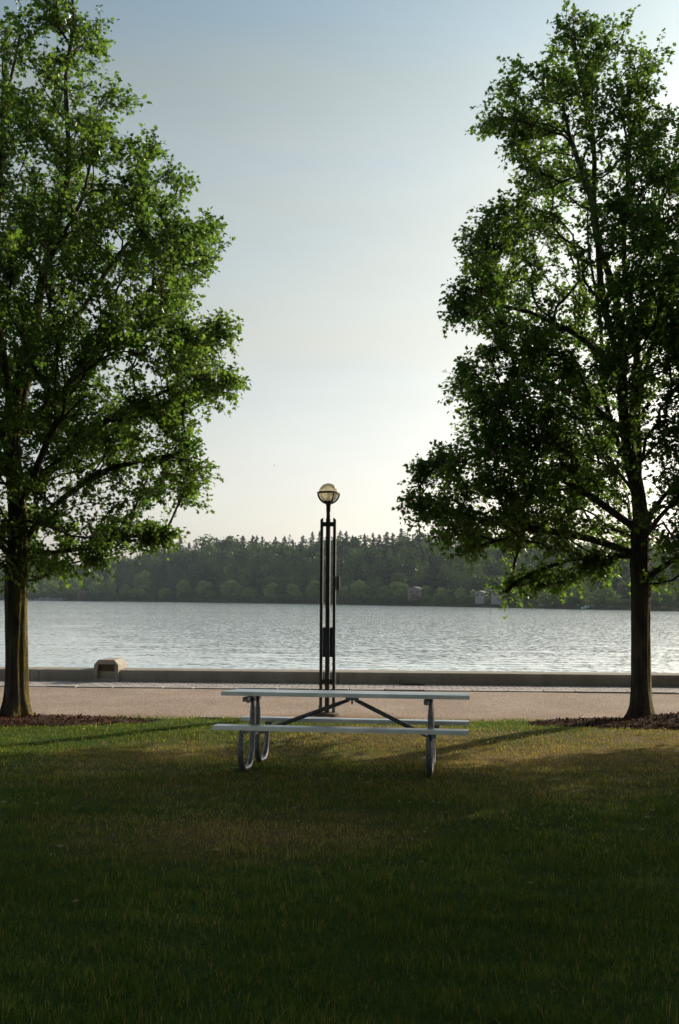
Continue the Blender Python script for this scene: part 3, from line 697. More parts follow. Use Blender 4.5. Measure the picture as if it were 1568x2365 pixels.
g = MB(); g.lathe([(.0, .030), (.17, .028), (.195, .016), (.205, -.04)], 32); 
g.build('base_footing', M['footing'], LP)
for s_ in (-1, 1):
    g = MB(); g.box((s_ * .105, -.028, .085), (.035, .012, .075)); g.tube([(s_ * .11, -.045, .10), (s_ * .11, -.02, .10)], .012, 6); g.build('foot_bracket', M['galvanised'], LP)
zc = zp(1972); rg = .143
# globe with its lamp inside
n_ = 18; prof = [(max(.0005, rg * math.cos(t)), rg * math.sin(t)) for t in [R(-68 + (90 + 68) * i / n_) for i in range(n_ + 1)]]
g = MB(); g.lathe(prof, 36, (0, 0, 0)); gb = g.build('globe', M['globe'], LP, 0, (0, 0, zc))
g = MB(); g.lathe([(.0005, .035), (.018, .03), (.026, .0), (.026, -.04), (.02, -.07), (.03, -.12)], 20); g.build('bulb', M['white_paint'], gb)
g = MB(); ro = .163
g.lathe([(ro - .014, .014), (ro + .003, .015), (ro + .004, -.015), (ro - .013, -.014), (ro - .014, .014)], 40, (0, 0, zc)); g.build('globe_ring', M['black_steel'], LP)
for az in (-155, -52, 12, 115):
    pts = [((ro - .004) * math.cos(R(t)) * math.cos(R(az)), (ro - .004) * math.cos(R(t)) * math.sin(R(az)), zc + (ro - .004) * math.sin(R(t))) for t in range(0, -84, -7)]
    g = MB(); g.tube(pts, .013, 8, True); g.build('globe_arm', M['black_steel'], LP)
g = MB(); g.lathe([(.0005, zc - .105), (.072, zc - .108), (.076, zc - .118), (.060, zc - .140), (.040, zc - .165), (.034, zc - .19), (.031, zn - .03)], 28); g.build('globe_holder', M['black_steel'], LP)

# ------------------------------------------------------------------ the two big trees
LEAF = np.array([(0, 0), (.16, .10), (.50, .12), (.34, .34), (.56, .62), (.22, .62), (0, 1.05), (-.22, .62), (-.56, .62), (-.34, .34), (-.50, .12), (-.16, .10)])
def make_tree(seed, base, right, left, ytop_z, leaders, limbs, n_att, trunk_r, rear=.95, moss_side=1, dens=1.0, extra=(), vis_left=.2, shape=None):
    """right/left: crown outline as (z, half width) seen from the lawn; returns trunk mesh, crown mesh (local coordinates)"""
    rs = np.random.RandomState(seed)
    rz = np.array(right); lz = np.array(left)
    zmin = min(rz[0, 0], lz[0, 0]); zmax = ytop_z
    def smooth(tab, z): 
        return (np.interp(z - .9, tab[:, 0], tab[:, 1]) + np.interp(z, tab[:, 0], tab[:, 1]) + np.interp(z + .9, tab[:, 0], tab[:, 1])) / 3
    def Rad(z, phi, ax):
        c = np.cos(phi); sr = smooth(rz, z); sl = smooth(lz, z); sm = sr * (c + 1) / 2 + sl * (1 - c) / 2
        dr = np.interp(z, rz[:, 0], rz[:, 1]); dl = np.interp(z, lz[:, 0], lz[:, 1])
        wr = np.clip((c - .75) / .2, 0, 1); wl = np.clip((-c - .75) / .2, 0, 1)
        depth = 1 - .10 * np.abs(np.sin(phi))
        lob = 1 + .13 * np.sin(phi * 3 + z * 1.7 + seed) + .09 * np.sin(phi * 5 - z * 2.6)
        return np.maximum(.05, sm * depth * lob - .22) * (1 - wr - wl) + dr * wr + dl * wl
    axis = np.array([(p[2], p[0], p[1]) for p in leaders[0][0]])
    def ax_at(z): return np.interp(z, axis[:, 0], axis[:, 1]), np.interp(z, axis[:, 0], axis[:, 2])
    # clump centres
    pts = []
    grid = {}
    tries = 0
    dmin = .40; n_cl = 7; n_att_b = n_att // n_cl
    n_edge = n_att_b // 3
    while len(pts) < n_att_b and tries < n_att * 60:
        tries += 1; edgy = len(pts) < n_edge
        z = rs.uniform(zmin, zmax); phi = rs.uniform(-math.pi, math.pi)
        if edgy: phi = rs.uniform(-.62, .62) + (math.pi if rs.rand() < vis_left else 0)
        Rm = Rad(z, phi, None)
        if rs.rand() > Rm / 3.4 + .15 or Rm < .03: continue
        u = rs.uniform(.72, .98) if edgy else rs.rand() ** .46
        r_ = Rm * u
        if r_ < .28 and z < zmax - 1.2: continue
        x0, y0 = ax_at(z); p = np.array([x0 * (1 if True else 0) + r_ * math.cos(phi), y0 + r_ * math.sin(phi), z])
        d_ = CMT @ (Vector(p) + Vector(base) - CAM); ix = (339.5 - F * d_.x / d_.z) * K; iy = (512 + F * d_.y / d_.z) * K
        if shape is not None:
            xr = np.interp(iy, shape[0][0], shape[0][1]); xl = np.interp(iy, shape[1][0], shape[1][1]); mg = 30
            if iy < shape[2] + 18 or ix > xr - mg or ix < xl + mg: continue
            if edgy and not (ix > xr - mg - 55 or ix < xl + mg + 55): continue
        nz = fbm(p[0] * 1.5, p[1] * 1.5, p[2] * 1.9, seed + 5, 2)
        if nz < (-.5 if edgy else .06): continue
        key = tuple((p / dmin).astype(int))
        bad = False
        for dx_ in (-1, 0, 1):
            for dy_ in (-1, 0, 1):
                for dz_ in (-1, 0, 1):
                    for q in grid.get((key[0] + dx_, key[1] + dy_, key[2] + dz_), ()):
                        if np.sum((q - p) ** 2) < dmin ** 2: bad = True
        if bad: continue
        grid.setdefault(key, []).append(p); pts.append(p)
    boughs = pts; pts = []
    for c_ in boughs:
        x0, y0 = ax_at(c_[2]); o_ = np.array([c_[0] - x0, c_[1] - y0, 0]); o_ /= np.linalg.norm(o_) + 1e-6
        hfrac = (c_[2] - zmin) / (zmax - zmin)
        o_ = o_ * (1 - .55 * hfrac) + np.array([0, 0, .12 + .75 * hfrac]) + rs.normal(scale=.22, size=3); o_ /= np.linalg.norm(o_)
        for q_ in range(n_cl):
            f_ = rs.uniform(-.42, .50); p = c_ + o_ * f_ + rs.normal(scale=.15 * (1 - .5 * max(0, f_) / .5), size=3) * [1, 1, .7]
            if shape is not None:
                d_ = CMT @ (Vector(p) + Vector(base) - CAM); ix = (339.5 - F * d_.x / d_.z) * K; iy = (512 + F * d_.y / d_.z) * K
                if ix > np.interp(iy, *shape[0]) - (30 if seed == 3 else 18) + rs.normal() * 10 or ix < np.interp(iy, *shape[1]) + 16 + rs.normal() * 10: continue
            pts.append(p)
    for e in extra: pts.append(np.array(e, float))
    att = np.array(pts)
    # skeleton nodes
    cap = n_att * 9 + 4000
    NP = np.zeros((cap, 3)); NDir = np.zeros((cap, 3)); NPar = np.full(cap, -1); NR = np.zeros(cap); nn = 0; Cost = np.zeros(cap)
    def addn(p, par, rmin=0.0):
        nonlocal nn
        NP[nn] = p; NPar[nn] = par; NR[nn] = rmin
        if par >= 0:
            d = NP[nn] - NP[par]; NDir[nn] = d / (np.linalg.norm(d) + 1e-9); Cost[nn] = Cost[par] + np.linalg.norm(d)
        else: NDir[nn] = (0, 0, 1)
        nn += 1; return nn - 1
    def addpoly(poly, par, r0, r1):
        P_ = np.array(poly, float); seg = np.linalg.norm(np.diff(P_, axis=0), axis=1); L = np.concatenate([[0], np.cumsum(seg)])
        n = max(2, int(L[-1] / .18)); last = par
        for i in range(0 if par < 0 else 1, n + 1):
            s = L[-1] * i / n; f = i / n
            p = np.array([np.interp(s, L, P_[:, k]) for k in range(3)])
            if par >= 0 or s > 2.0: p = p + .05 * np.array([math.sin(s * 2.3 + seed + par), math.cos(s * 1.9 + par), 0]) * min(1, f * 3)
            last = addn(p, last, r0 + (r1 - r0) * f ** .8)
        return last
    addpoly(leaders[0][0], -1, trunk_r, leaders[0][1])
    for poly, r1, r0 in list(leaders[1:]) + list(limbs):
        p0 = np.array(poly[0]); i = int(np.argmin(np.sum((NP[:nn] - p0) ** 2, 1))); poly = [tuple(NP[i])] + list(poly[1:])
        addpoly(poly, i, r0, r1)
    # attach every clump to the cheapest node, nearest clumps first
    dn = np.array([np.min(np.sum((NP[:nn] - a) ** 2, 1)) for a in att]); order = np.argsort(dn)
    tips = []
    for ai in order:
        a = att[ai]; d = a - NP[:nn]; L = np.linalg.norm(d, axis=1) + 1e-6; u = d / L[:, None]
        up = NP[:nn, 2] > a[2] - .12 * L + .02
        c = L * (1 + .9 * (1 - np.sum(u * NDir[:nn], 1))) + .06 * Cost[:nn] + up * 1.6 * L + (NP[:nn, 2] < 1.75) * 5
        i = int(np.argmin(c)); L = L[i]; n = max(1, int(L / .16)); p0 = NP[i].copy(); d0 = NDir[i].copy(); last = i
        for k in range(1, n + 1):
            f = k / n; ctrl = p0 + d0 * L * .35 + np.array([0, 0, .06 * L])
            p = (1 - f) ** 2 * p0 + 2 * f * (1 - f) * ctrl + f * f * a + (rs.normal(scale=.012, size=3) if k < n else 0)
            last = addn(p, last, 0)
        tips.append((ai, last))
    # pipe model radii
    cnt = np.zeros(nn); 
    for ai, l in tips: cnt[l] += 1
    for i in range(nn - 1, 0, -1): cnt[NPar[i]] += cnt[i]
    e = math.log(max(cnt)) / math.log(trunk_r / .0052)
    rad = np.maximum(.0052 * np.maximum(cnt, 1) ** (1 / e), NR[:nn])
    zz_ = NP[:nn, 2]; tr_ = (NPar[:nn] == np.arange(nn) - 1) & (zz_ < 2.0)
    # chains -> tubes
    ch = [[] for _ in range(nn)]
    for i in range(1, nn): ch[NPar[i]].append(i)
    V = []; Fq = []; vo = 0
    starts = [(0, -1)]
    while starts:
        s0, par = starts.pop(); chain = ([par] if par >= 0 else []) + [s0]; cur = s0
        while ch[cur]:
            kids = sorted(ch[cur], key=lambda q: -rad[q]); 
            for kk in kids[1:]: starts.append((kk, cur))
            cur = kids[0]; chain.append(cur)
        if par >= 0 and len(chain) < 2: continue
        pp = NP[chain]; rr = rad[chain].copy()
        if par >= 0: rr[0] = min(rr[0], rr[1] * 1.15)
        ns_ = 40 if par < 0 else (10 if rr.max() > .04 else (6 if rr.max() > .015 else 3))
        if par < 0:      # denser rings along the trunk
            s = np.arange(len(pp)); s2 = np.linspace(0, len(pp) - 1, len(pp) * 3); pp = np.stack([np.interp(s2, s, pp[:, k]) for k in range(3)], 1); rr = np.interp(s2, s, rr)
        t = np.gradient(pp, axis=0) if len(pp) > 1 else np.array([[0, 0, 1.]]); t /= np.linalg.norm(t, axis=1)[:, None] + 1e-9
        u = np.array([1., 0, 0]); ang = np.arange(ns_) * 2 * math.pi / ns_
        for j in range(len(pp)):
            u = u - t[j] * np.dot(u, t[j])
            if np.linalg.norm(u) < .05: u = np.cross(t[j], [0, 1, 0.3])
            u /= np.linalg.norm(u); q = np.cross(t[j], u); rj = np.full(ns_, rr[j])
            if par < 0:
                z = pp[j, 2]
                rj = rj * (1 + .85 * math.exp(-max(0, z + .03) / .17) * (1 + .35 * np.sin(ang * 5 + seed)) + .05 * np.sin(ang * 3 + z * 1.1) )
                rj = rj + .010 * fbm(np.cos(ang) * 3.2, np.sin(ang) * 3.2, z * 1.3, seed, 3) + .006 * np.sin(ang * 11 + 1.8 * math.sin(z * 2.2)) * (z < 4)
            elif ns_ == 10: rj = rj * (1 + .07 * np.sin(ang * 3 + j * .9))
            V.append(pp[j] + (u * np.cos(ang)[:, None] + q * np.sin(ang)[:, None]) * rj[:, None])
        a = np.arange(len(pp) - 1)[:, None] * ns_ + np.arange(ns_)[None, :]; b = np.arange(len(pp) - 1)[:, None] * ns_ + (np.arange(ns_)[None, :] + 1) % ns_
        Fq.append(np.stack([a, b, b + ns_, a + ns_], 2).reshape(-1, 4) + vo); vo += len(pp) * ns_
    trunk = np_mesh('trunk', np.concatenate(V), [np.concatenate(Fq)], True)
    # twigs and leaves
    LP_, LD, LT = [], [], []; TV = []; TF = []; to = 0
    for ai, l in tips:
        a = NP[l]; dr = NDir[l]; out = a - np.array([*ax_at(a[2]), a[2] - .5]); out /= np.linalg.norm(out) + 1e-9; tn = rs.rand() * .5
        for k in range(int(4.6 * dens) + (rs.rand() < .5)):
            d = dr * .5 + out * .35 + rs.normal(scale=.62, size=3) + np.array([0, 0, .18]); d /= np.linalg.norm(d); L = rs.uniform(.14, .36)
            st_ = a - dr * rs.uniform(0, .22); m_ = st_ + d * L * .55 + [0, 0, .01]; e_ = st_ + d * L - np.array([0, 0, .05 * L / .3])
            u = np.cross(d, [.3, .2, 1]); u /= np.linalg.norm(u); q = np.cross(d, u)
            for pj, rj in ((st_, .004), (m_, .003), (e_, .0015)): 
                TV += [pj + u * rj, pj - u * rj * .5 + q * rj * .87, pj - u * rj * .5 - q * rj * .87]
            for i in range(2):
                for j in range(3): TF.append((to + i * 3 + j, to + i * 3 + (j + 1) % 3, to + i * 3 + 3 + (j + 1) % 3, to + i * 3 + 3 + j))
            to += 9
            nl = int(L / .036) + 2
            for i in range(nl):
                f = (i + .6) / nl; p = st_ + (m_ - st_) * min(1, f * 2) + (e_ - m_) * max(0, f * 2 - 1)
                sd_ = d * rs.uniform(.2, .9) + rs.normal(scale=.75, size=3); sd_ /= np.linalg.norm(sd_)
                LP_.append(p + sd_ * rs.uniform(.015, .05)); LD.append(sd_ + np.array([0, 0, -.30])); LT.append(tn + rs.rand() * .5 + (.5 if rs.rand() < .06 else 0))
    LP_ = np.array(LP_); LD = np.array(LD); LD /= np.linalg.norm(LD, axis=1)[:, None]; n = len(LP_)
    Nn = rs.normal(scale=.62, size=(n, 3)) + [0, 0, 1.0]; Nn -= LD * np.sum(Nn * LD, 1)[:, None]; Nn /= np.linalg.norm(Nn, axis=1)[:, None]; S = np.cross(LD, Nn)
    sz = rs.uniform(.036, .078, n); k = len(LEAF); fold = rs.uniform(.0, .35, n)
    VL = LP_[:, None, :] + (S[:, None, :] * LEAF[None, :, 0, None] + LD[:, None, :] * LEAF[None, :, 1, None] + Nn[:, None, :] * (np.abs(LEAF[None, :, 0, None]) * fold[:, None, None] - .18 * LEAF[None, :, 1, None] ** 2)) * sz[:, None, None]
    VL = VL.reshape(-1, 3); base_i = np.arange(n)[:, None] * k
    # two folded halves meeting at the midrib
    h1 = base_i + np.array([[0, 1, 2, 3, 4, 5, 6]]); h2 = base_i + np.array([[0, 6, 7, 8, 9, 10, 11]])
    TV = np.array(TV); TF = np.array(TF)
    crown = np_mesh('crown', np.concatenate([VL, TV]), [np.concatenate([h1, h2]), TF + len(VL)], False, np.concatenate([np.zeros(2 * n), np.ones(len(TF))]))
    attr(crown, 'tone', np.concatenate([np.repeat(np.array(LT), k), np.zeros(len(TV))]))
    for mm in (M['leaf'], M['bark']): crown.materials.append(mm)
    trunk.materials.append(M['bark'])
    print('tree', seed, 'clumps', len(att), 'nodes', nn, 'leaves', n, 'e', round(e, 2))
    return trunk, crown

def put_tree(base, tm, cm, label, rz=0, sc=1.0, name='park_tree', group='tall leafy trees in a row along the path'):
    root = empty(name, base, rz); root.scale = (sc,) * 3; tag(root, label, 'tree', group)
    link('trunk', tm, None, root); link('crown', cm, None, root); return root

TYL, TYR = 14.0, 14.2
bl = P(38, 1650, TYL); bl.z = 0; br = P(1480, 1655, TYR); br.z = 0
def loc(px, py, TY, b, dy=0):
    q = P(px, py, TY + dy * .0); return (q.x - b.x, dy, q.z)
def shp(r_, l_, top): return ([q[0] for q in r_], [q[1] for q in r_]), ([q[0] for q in l_], [q[1] for q in l_]), top
# outline tables (picture x of the crown edge against picture y) -> metres from the trunk axis
def outline(tab, TY, b, axis_tab, sgn):
    out = []
    for y, x in tab:
        q = P(x, y, TY); ax = P(np.interp(y, [a[1] for a in axis_tab], [a[0] for a in axis_tab]), y, TY); out.append((q.z, max(.02, sgn * (q.x - ax.x))))
    return sorted(out)
axL = [(150, -60), (165, 100), (160, 300), (140, 450), (100, 640), (60, 800), (36, 920), (36, 1650)]
rgL = [(-50, 150), (-20, 172), (0, 176), (60, 215), (100, 232), (130, 222), (200, 262), (215, 290), (270, 262), (315, 312), (345, 372), (380, 350), (400, 408), (450, 410), (480, 445), (510, 498), (545, 508), (570, 470), (620, 490), (680, 478), (710, 440), (740, 440), (752, 535), (790, 515), (830, 480), (868, 540), (930, 520), (945, 440), (985, 455), (1010, 462), (1045, 452), (1075, 478), (1120, 445), (1155, 458), (1175, 350), (1200, 340), (1228, 400), (1245, 350), (1270, 280), (1300, 265), (1335, 150), (1350, 60)]
lfL = [(-50, 100), (0, 40), (60, 0), (200, -70), (350, -150), (500, -220), (700, -310), (900, -360), (1100, -340), (1220, -280), (1300, -120), (1345, 0)]
oR = outline(rgL, TYL, bl, axL, 1); oL = outline(lfL, TYL, bl, axL, -1)
ll = lambda x, y, dy=0: loc(x, y, TYL, bl, dy)
leadL = [([(0, 0, -.06), ll(38, 1500), ll(37, 1300), ll(38, 1150), ll(36, 1000), ll(34, 920, .02), ll(42, 860, .0), ll(72, 780, 0), ll(88, 700, 0), ll(104, 630, .05), ll(125, 520, .1), ll(145, 400, .1), ll(160, 250, 0), ll(165, 60, 0), ll(155, -30, 0)], .012),
         ([ll(36, 960), ll(18, 860, -.15), ll(12, 750, -.3), ll(10, 620, -.4), ll(20, 480, -.5), ll(40, 300, -.5), ll(60, 120, -.4)], .015, .075),
         ([ll(36, 1020), ll(40, 900, .3), ll(46, 780, .6), ll(60, 640, .8), ll(90, 440, .9), ll(110, 260, .8)], .015, .07),
         ([ll(36, 1080), ll(-10, 960, .1), ll(-50, 820, .2), ll(-80, 660, .3), ll(-60, 440, .3)], .015, .07),
         ([ll(90, 690), ll(140, 600, -.3), ll(200, 500, -.5), ll(240, 380, -.6)], .012, .04)]
limbL = [([ll(45, 1262), ll(80, 1220), ll(120, 1178), ll(165, 1140), ll(215, 1098), ll(262, 1078), ll(330, 1062), ll(400, 1050)], .012, .045),
         ([ll(30, 1330), ll(8, 1275, .1), ll(-30, 1240, .2), ll(-110, 1190, .3), ll(-200, 1150, .3)], .012, .05),
         ([ll(40, 1180), ll(120, 1090, -.8), ll(200, 1030, -1.5), ll(280, 980, -2.0)], .012, .045),
         ([ll(38, 1150), ll(140, 1040, .4), ll(250, 940, .6), ll(360, 880, .7), ll(460, 830, .6)], .012, .045),
         ([ll(36, 1200), ll(0, 1120, 1.0), ll(-20, 1060, 1.9)], .012, .04),
         ([ll(38, 1215), ll(90, 1210, -.5), ll(160, 1230, -1.0), ll(220, 1250, -1.3)], .010, .028),
         ([ll(38, 1285), ll(110, 1275, .3), ll(180, 1262, .5), ll(260, 1235, .5), ll(380, 1232, .4)], .008, .028),
         ([ll(36, 1000), ll(130, 900, .2), ll(240, 760, .3), ll(340, 660, .2), ll(430, 580, 0)], .010, .045),
         ([ll(60, 800), ll(160, 700, .5), ll(250, 560, .7), ll(330, 450, .6)], .010, .04)]
rq = np.random.RandomState(6)
def spike(f, x, y, n, sx, sy): return [f(x + rq.normal() * sx, y + rq.normal() * sy, rq.normal() * .3) for _ in range(n)]
exL = []
for i in range(34): t_ = rq.rand(); exL.append(ll(240 + 140 * t_, 1246 - 12 * t_ + rq.normal() * 9, .4 + rq.normal() * .12))
for q_ in ((508, 770, 12), (470, 785, 8), (515, 885, 14), (470, 900, 10), (478, 525, 10), (388, 405, 8), (350, 350, 6), (275, 222, 7), (218, 75, 8), (205, 110, 6), (455, 1080, 9), (440, 1140, 9), (430, 1015, 8), (470, 590, 8), (150, 10, 8), (120, 20, 8)): exL += spike(ll, *q_, 14, 11)
tmL, cmL = make_tree(3, bl, oR, oL, P(150, -55, TYL).z, leadL, limbL, 2560, .145, extra=exL, shape=shp(rgL, lfL, -60))
put_tree(bl, tmL, cmL, 'tall leafy tree at the left edge, with mossy orange bark on its trunk')
axR = [(1400, 60), (1405, 300), (1412, 500), (1425, 700), (1450, 950), (1470, 1150), (1478, 1300), (1480, 1650)]
lfR = [(50, 1290), (75, 1278), (120, 1250), (160, 1215), (190, 1145), (230, 1195), (290, 1112), (320, 1160), (380, 1200), (425, 1165), (450, 1195), (490, 1128), (540, 1070), (580, 1062), (610, 1068), (650, 1080), (690, 1035), (720, 1040), (745, 1105), (780, 1108), (830, 1085), (880, 1045), (930, 1052), (960, 1085), (1000, 1068), (1030, 1065), (1050, 1000), (1085, 962), (1115, 985), (1140, 942), (1180, 955), (1210, 990), (1245, 1005), (1262, 1100), (1275, 1300), (1292, 1440), (1310, 1500)]
rgR = [(50, 1360), (90, 1450), (140, 1530), (200, 1545), (260, 1585), (400, 1620), (500, 1640), (650, 1655), (800, 1690), (950, 1730), (1100, 1790), (1200, 1790), (1290, 1700), (1330, 1560)]
oR = outline(rgR, TYR, br, axR, 1); oL = outline(lfR, TYR, br, axR, -1)
rr_ = lambda x, y, dy=0: loc(x, y, TYR, br, dy)
leadR = [([(0, 0, -.06), rr_(1480, 1500), rr_(1478, 1330), rr_(1472, 1200), rr_(1458, 1050), rr_(1448, 940), rr_(1436, 850), rr_(1424, 750), rr_(1408, 640), rr_(1385, 540), rr_(1370, 400), rr_(1350, 250), rr_(1335, 90)], .012),
         ([rr_(1460, 1060), rr_(1470, 930, .1), rr_(1474, 820, .15), rr_(1466, 700, .2), rr_(1456, 560, .2), rr_(1450, 400, .2), rr_(1462, 220, .1), rr_(1490, 140, .1)], .012, .075),
         ([rr_(1450, 960), rr_(1425, 880, -.3), rr_(1390, 780, -.5), rr_(1365, 700, -.7), rr_(1345, 600, -.8), rr_(1310, 440, -.8), rr_(1290, 300, -.6)], .012, .06),
         ([rr_(1478, 1150), rr_(1500, 960, .5), rr_(1520, 860, .7), rr_(1560, 700, .9), rr_(1575, 480, .8), rr_(1540, 300, .7)], .012, .05),
         ([rr_(1474, 1180), rr_(1462, 1000, .8), rr_(1440, 820, 1.2), rr_(1420, 600, 1.2), rr_(1400, 380, 1.0)], .012, .06)]
limbR = [([rr_(1462, 1292), rr_(1420, 1262), rr_(1350, 1240), rr_(1270, 1225), rr_(1190, 1215), rr_(1100, 1200), rr_(1020, 1170)], .010, .05),
         ([rr_(1462, 1288), rr_(1400, 1282, .1), rr_(1330, 1292, .3), rr_(1260, 1316, .5), rr_(1205, 1344, .6), rr_(1180, 1368, .6)], .008, .03),
         ([rr_(1494, 1345), rr_(1515, 1318, .0), rr_(1545, 1295, .0), rr_(1590, 1262, .0), rr_(1680, 1210, .0)], .012, .055),
         ([rr_(1472, 1230), rr_(1390, 1150, .3), rr_(1280, 1080, .5), rr_(1160, 1040, .5), rr_(1060, 1050, .3)], .010, .045),
         ([rr_(1470, 1230), rr_(1420, 1170, -1.0), rr_(1340, 1120, -1.8), rr_(1260, 1100, -2.3)], .010, .045),
         ([rr_(1480, 1250), rr_(1500, 1180, -1.0), rr_(1540, 1130, -2.0)], .010, .045),
         ([rr_(1480, 1250), rr_(1500, 1160, 1.0), rr_(1530, 1100, 2.0)], .010, .045),
         ([rr_(1490, 1240), rr_(1540, 1150, .2), rr_(1620, 1060, .4), rr_(1700, 980, .4)], .010, .045),
         ([rr_(1455, 1000), rr_(1360, 920, .2), rr_(1250, 860, .3), rr_(1150, 850, .2)], .010, .04),
         ([rr_(1440, 860), rr_(1340, 760, .3), rr_(1230, 700, .4), rr_(1120, 680, .3)], .010, .04),
         ([rr_(1478, 850), rr_(1540, 740, .0), rr_(1600, 640, .0), rr_(1650, 560, .0)], .010, .035)]
ex = []
rx = np.random.RandomState(5)
for i in range(52):    # the low drooping branch left of the trunk
    t_ = rx.rand(); x_ = 1185 + 230 * t_ ** .9; y_ = 1366 - 58 * t_ + rx.uniform(-24, 22); ex.append(rr_(x_, y_, .55 - .35 * t_ + rx.uniform(-.25, .25)))
for i in range(6): ex.append(rr_(1505 + rx.uniform(-6, 18), 1340 + rx.uniform(-8, 22), rx.uniform(-.3, .3)))
for q_ in ((1170, 208, 9), (1138, 292, 11), (1215, 300, 6), (1145, 495, 7), (1088, 570, 10), (1066, 705, 13), (1110, 715, 8), (1072, 888, 9), (1095, 955, 6), (1020, 1062, 11), (985, 1090, 9), (965, 1150, 9), (1000, 1185, 9), (1300, 105, 7), (1345, 90, 7), (1405, 120, 7), (1500, 150, 8), (1040, 1240, 9), (1100, 1262, 8)): ex += spike(rr_, *q_, 14, 11)
tmR, cmR = make_tree(8, br, oR, oL, P(1340, 70, TYR).z, leadR, limbR, 2280, .13, extra=ex, vis_left=.8, shape=shp(rgR, lfR, 50))
put_tree(br, tmR, cmR, 'tall leafy tree at the right, dark against the sky, with a low drooping bright branch')
# the row goes on to the right; other unseen trees are added to shade the grass
OUT = iter(['third tree of the row on the right', 'second tree of the row on the right', 'added for shade close on the right beside the lawn', 'fourth tree of the row on the right', 'added for shade close on the right', 'added for shade farther right', 'added for shade behind on the left', 'added for shade behind on the right', 'added for shade straight behind', 'added for shade farther behind', 'added for shade on the left', 'added for shade close on the left beside the lawn', 'added for shade beside the camera on the left', 'added for shade beside the camera on the right'])
for (x_, y_, z_, s_, tm_, cm_) in ((14.6, 14.3, 2.1, 1.1, tmL, cmL), (9.9, 14.9, .4, 1.36, tmR, cmR), (9.2, 8.8, 2.4, 1.12, tmL, cmL), (22.5, 14.4, .7, 1.0, tmR, cmR), (8.0, 6.2, 4.0, 1.0, tmR, cmR), (16.5, 4.5, 1.0, 1.1, tmL, cmL), (-8.5, -4.5, 1.2, 1.1, tmL, cmL), (3.2, -3.2, 5.2, 1.15, tmL, cmL), (-2.6, -2.6, 2.2, 1.1, tmR, cmR), (0.5, -7.5, 1.2, 1.2, tmL, cmL), (-10.5, 4.0, 3.3, 1.0, tmR, cmR), (-8.2, 7.6, 5.1, 1.05, tmL, cmL), (-6.3, .6, 2.9, 1.1, tmR, cmR), (6.0, 1.2, 3.7, 1.1, tmL, cmL)):
    put_tree((x_, y_, 0), tm_, cm_, 'leafy tree out of view, ' + next(OUT), z_, s_, 'park_tree', 'park trees outside the view')

# ------------------------------------------------------------------ mulch beds
def mulch(cx, cy, ax_, ay_, hump, seed, label):
    rs = np.random.RandomState(seed); n = 72; m_ = 16; V = []
    for j in range(m_ + 1):
        f = j / m_
        for i in range(n):
            a = 2 * math.pi * i / n; e_ = 1 + .10 * fbm(math.cos(a) * 2, math.sin(a) * 2, 0, seed, 3); x = ax_ * f * math.cos(a) * e_; y = ay_ * f * math.sin(a) * e_
            z = -.035 + .06 * (1 - f ** 6) + hump * math.exp(-(x * x + y * y) / .16) + .012 * fbm(x * 6, y * 6, 0, seed + 1, 2)
            V.append((cx + x, cy + y, z))
    V = np.array(V); a = np.arange(m_)[:, None] * n + np.arange(n)[None, :]; b = np.arange(m_)[:, None] * n + (np.arange(n)[None, :] + 1) % n
    Fq = np.stack([a, b, b + n, a + n], 2).reshape(-1, 4)
    o_ = link('mulch_bed', np_mesh('mulch_bed', V, [Fq], True), M['mulch']); tag(o_, label, 'mulch bed', None, 'stuff')
    k = 5200; f = np.sqrt(rs.rand(k)) * 1.0; ang = rs.uniform(0, 6.28, k); x = ax_ * f * np.cos(ang); y = ay_ * f * np.sin(ang)
    z = -.035 + .06 * (1 - f ** 6) + hump * np.exp(-(x * x + y * y) / .16) + .012
    C = np.stack([cx + x, cy + y, z], 1); d = rs.normal(size=(k, 3)); d[:, 2] *= .35; d /= np.linalg.norm(d, axis=1)[:, None]
    s_ = np.cross(d, [0, 0, 1]) ; s_ /= np.linalg.norm(s_, axis=1)[:, None] + 1e-6; L = rs.uniform(.012, .045, (k, 1)); W_ = rs.uniform(.003, .009, (k, 1)); up = np.array([0, 0, .004])
    VV = np.stack([C - d * L - s_ * W_, C - d * L + s_ * W_, C + d * L + s_ * W_ + up, C + d * L - s_ * W_ + up], 1).reshape(-1, 3)
    me = np_mesh('bark_chips', VV, [np.arange(4 * k).reshape(k, 4)]); attr(me, 'tone', np.repeat(rs.rand(k) ** 1.6, 4))
    tag(link('bark_chips', me, M['chip'], None), 'shredded bark scattered on ' + label, 'bark chips', None, 'stuff')
mulch(bl.x - .5, 13.62, 2.75, .66, .05, 31, 'red brown mulch bed round the foot of the left tree')
mulch(br.x + .35, 13.66, 2.15, .60, .09, 32, 'red brown mulch bed round the foot of the right tree')

# ------------------------------------------------------------------ grass blades
rs = np.random.RandomState(77)
def in_mulch(x, y):
    a = ((x - bl.x + .5) / 2.75) ** 2 + ((y - 13.62) / .66) ** 2; b = ((x - br.x - .35) / 2.15) ** 2 + ((y - 13.66) / .60) ** 2
    return (a < .94) | (b < .94)
X_, Y_, Wd, Hh = [], [], [], []
for y0, y1, dn_, w_, h_ in ((2.4, 5.0, 6500, .0026, .050), (5.0, 7.0, 5200, .0030, .048), (7.0, 9.5, 3400, .0042, .044), (9.5, 12.0, 2400, .0055, .040), (12.0, 14.15, 1900, .0068, .038)):
    hwid = y1 * .341 + 1.0; n = int(dn_ * 2 * hwid * (y1 - y0)); X_.append(rs.uniform(-hwid, hwid, n)); Y_.append(rs.uniform(y0, y1, n))
    Wd.append(np.full(n, w_) * rs.uniform(.7, 1.3, n)); Hh.append(h_ * rs.uniform(.45, 1.25, n))
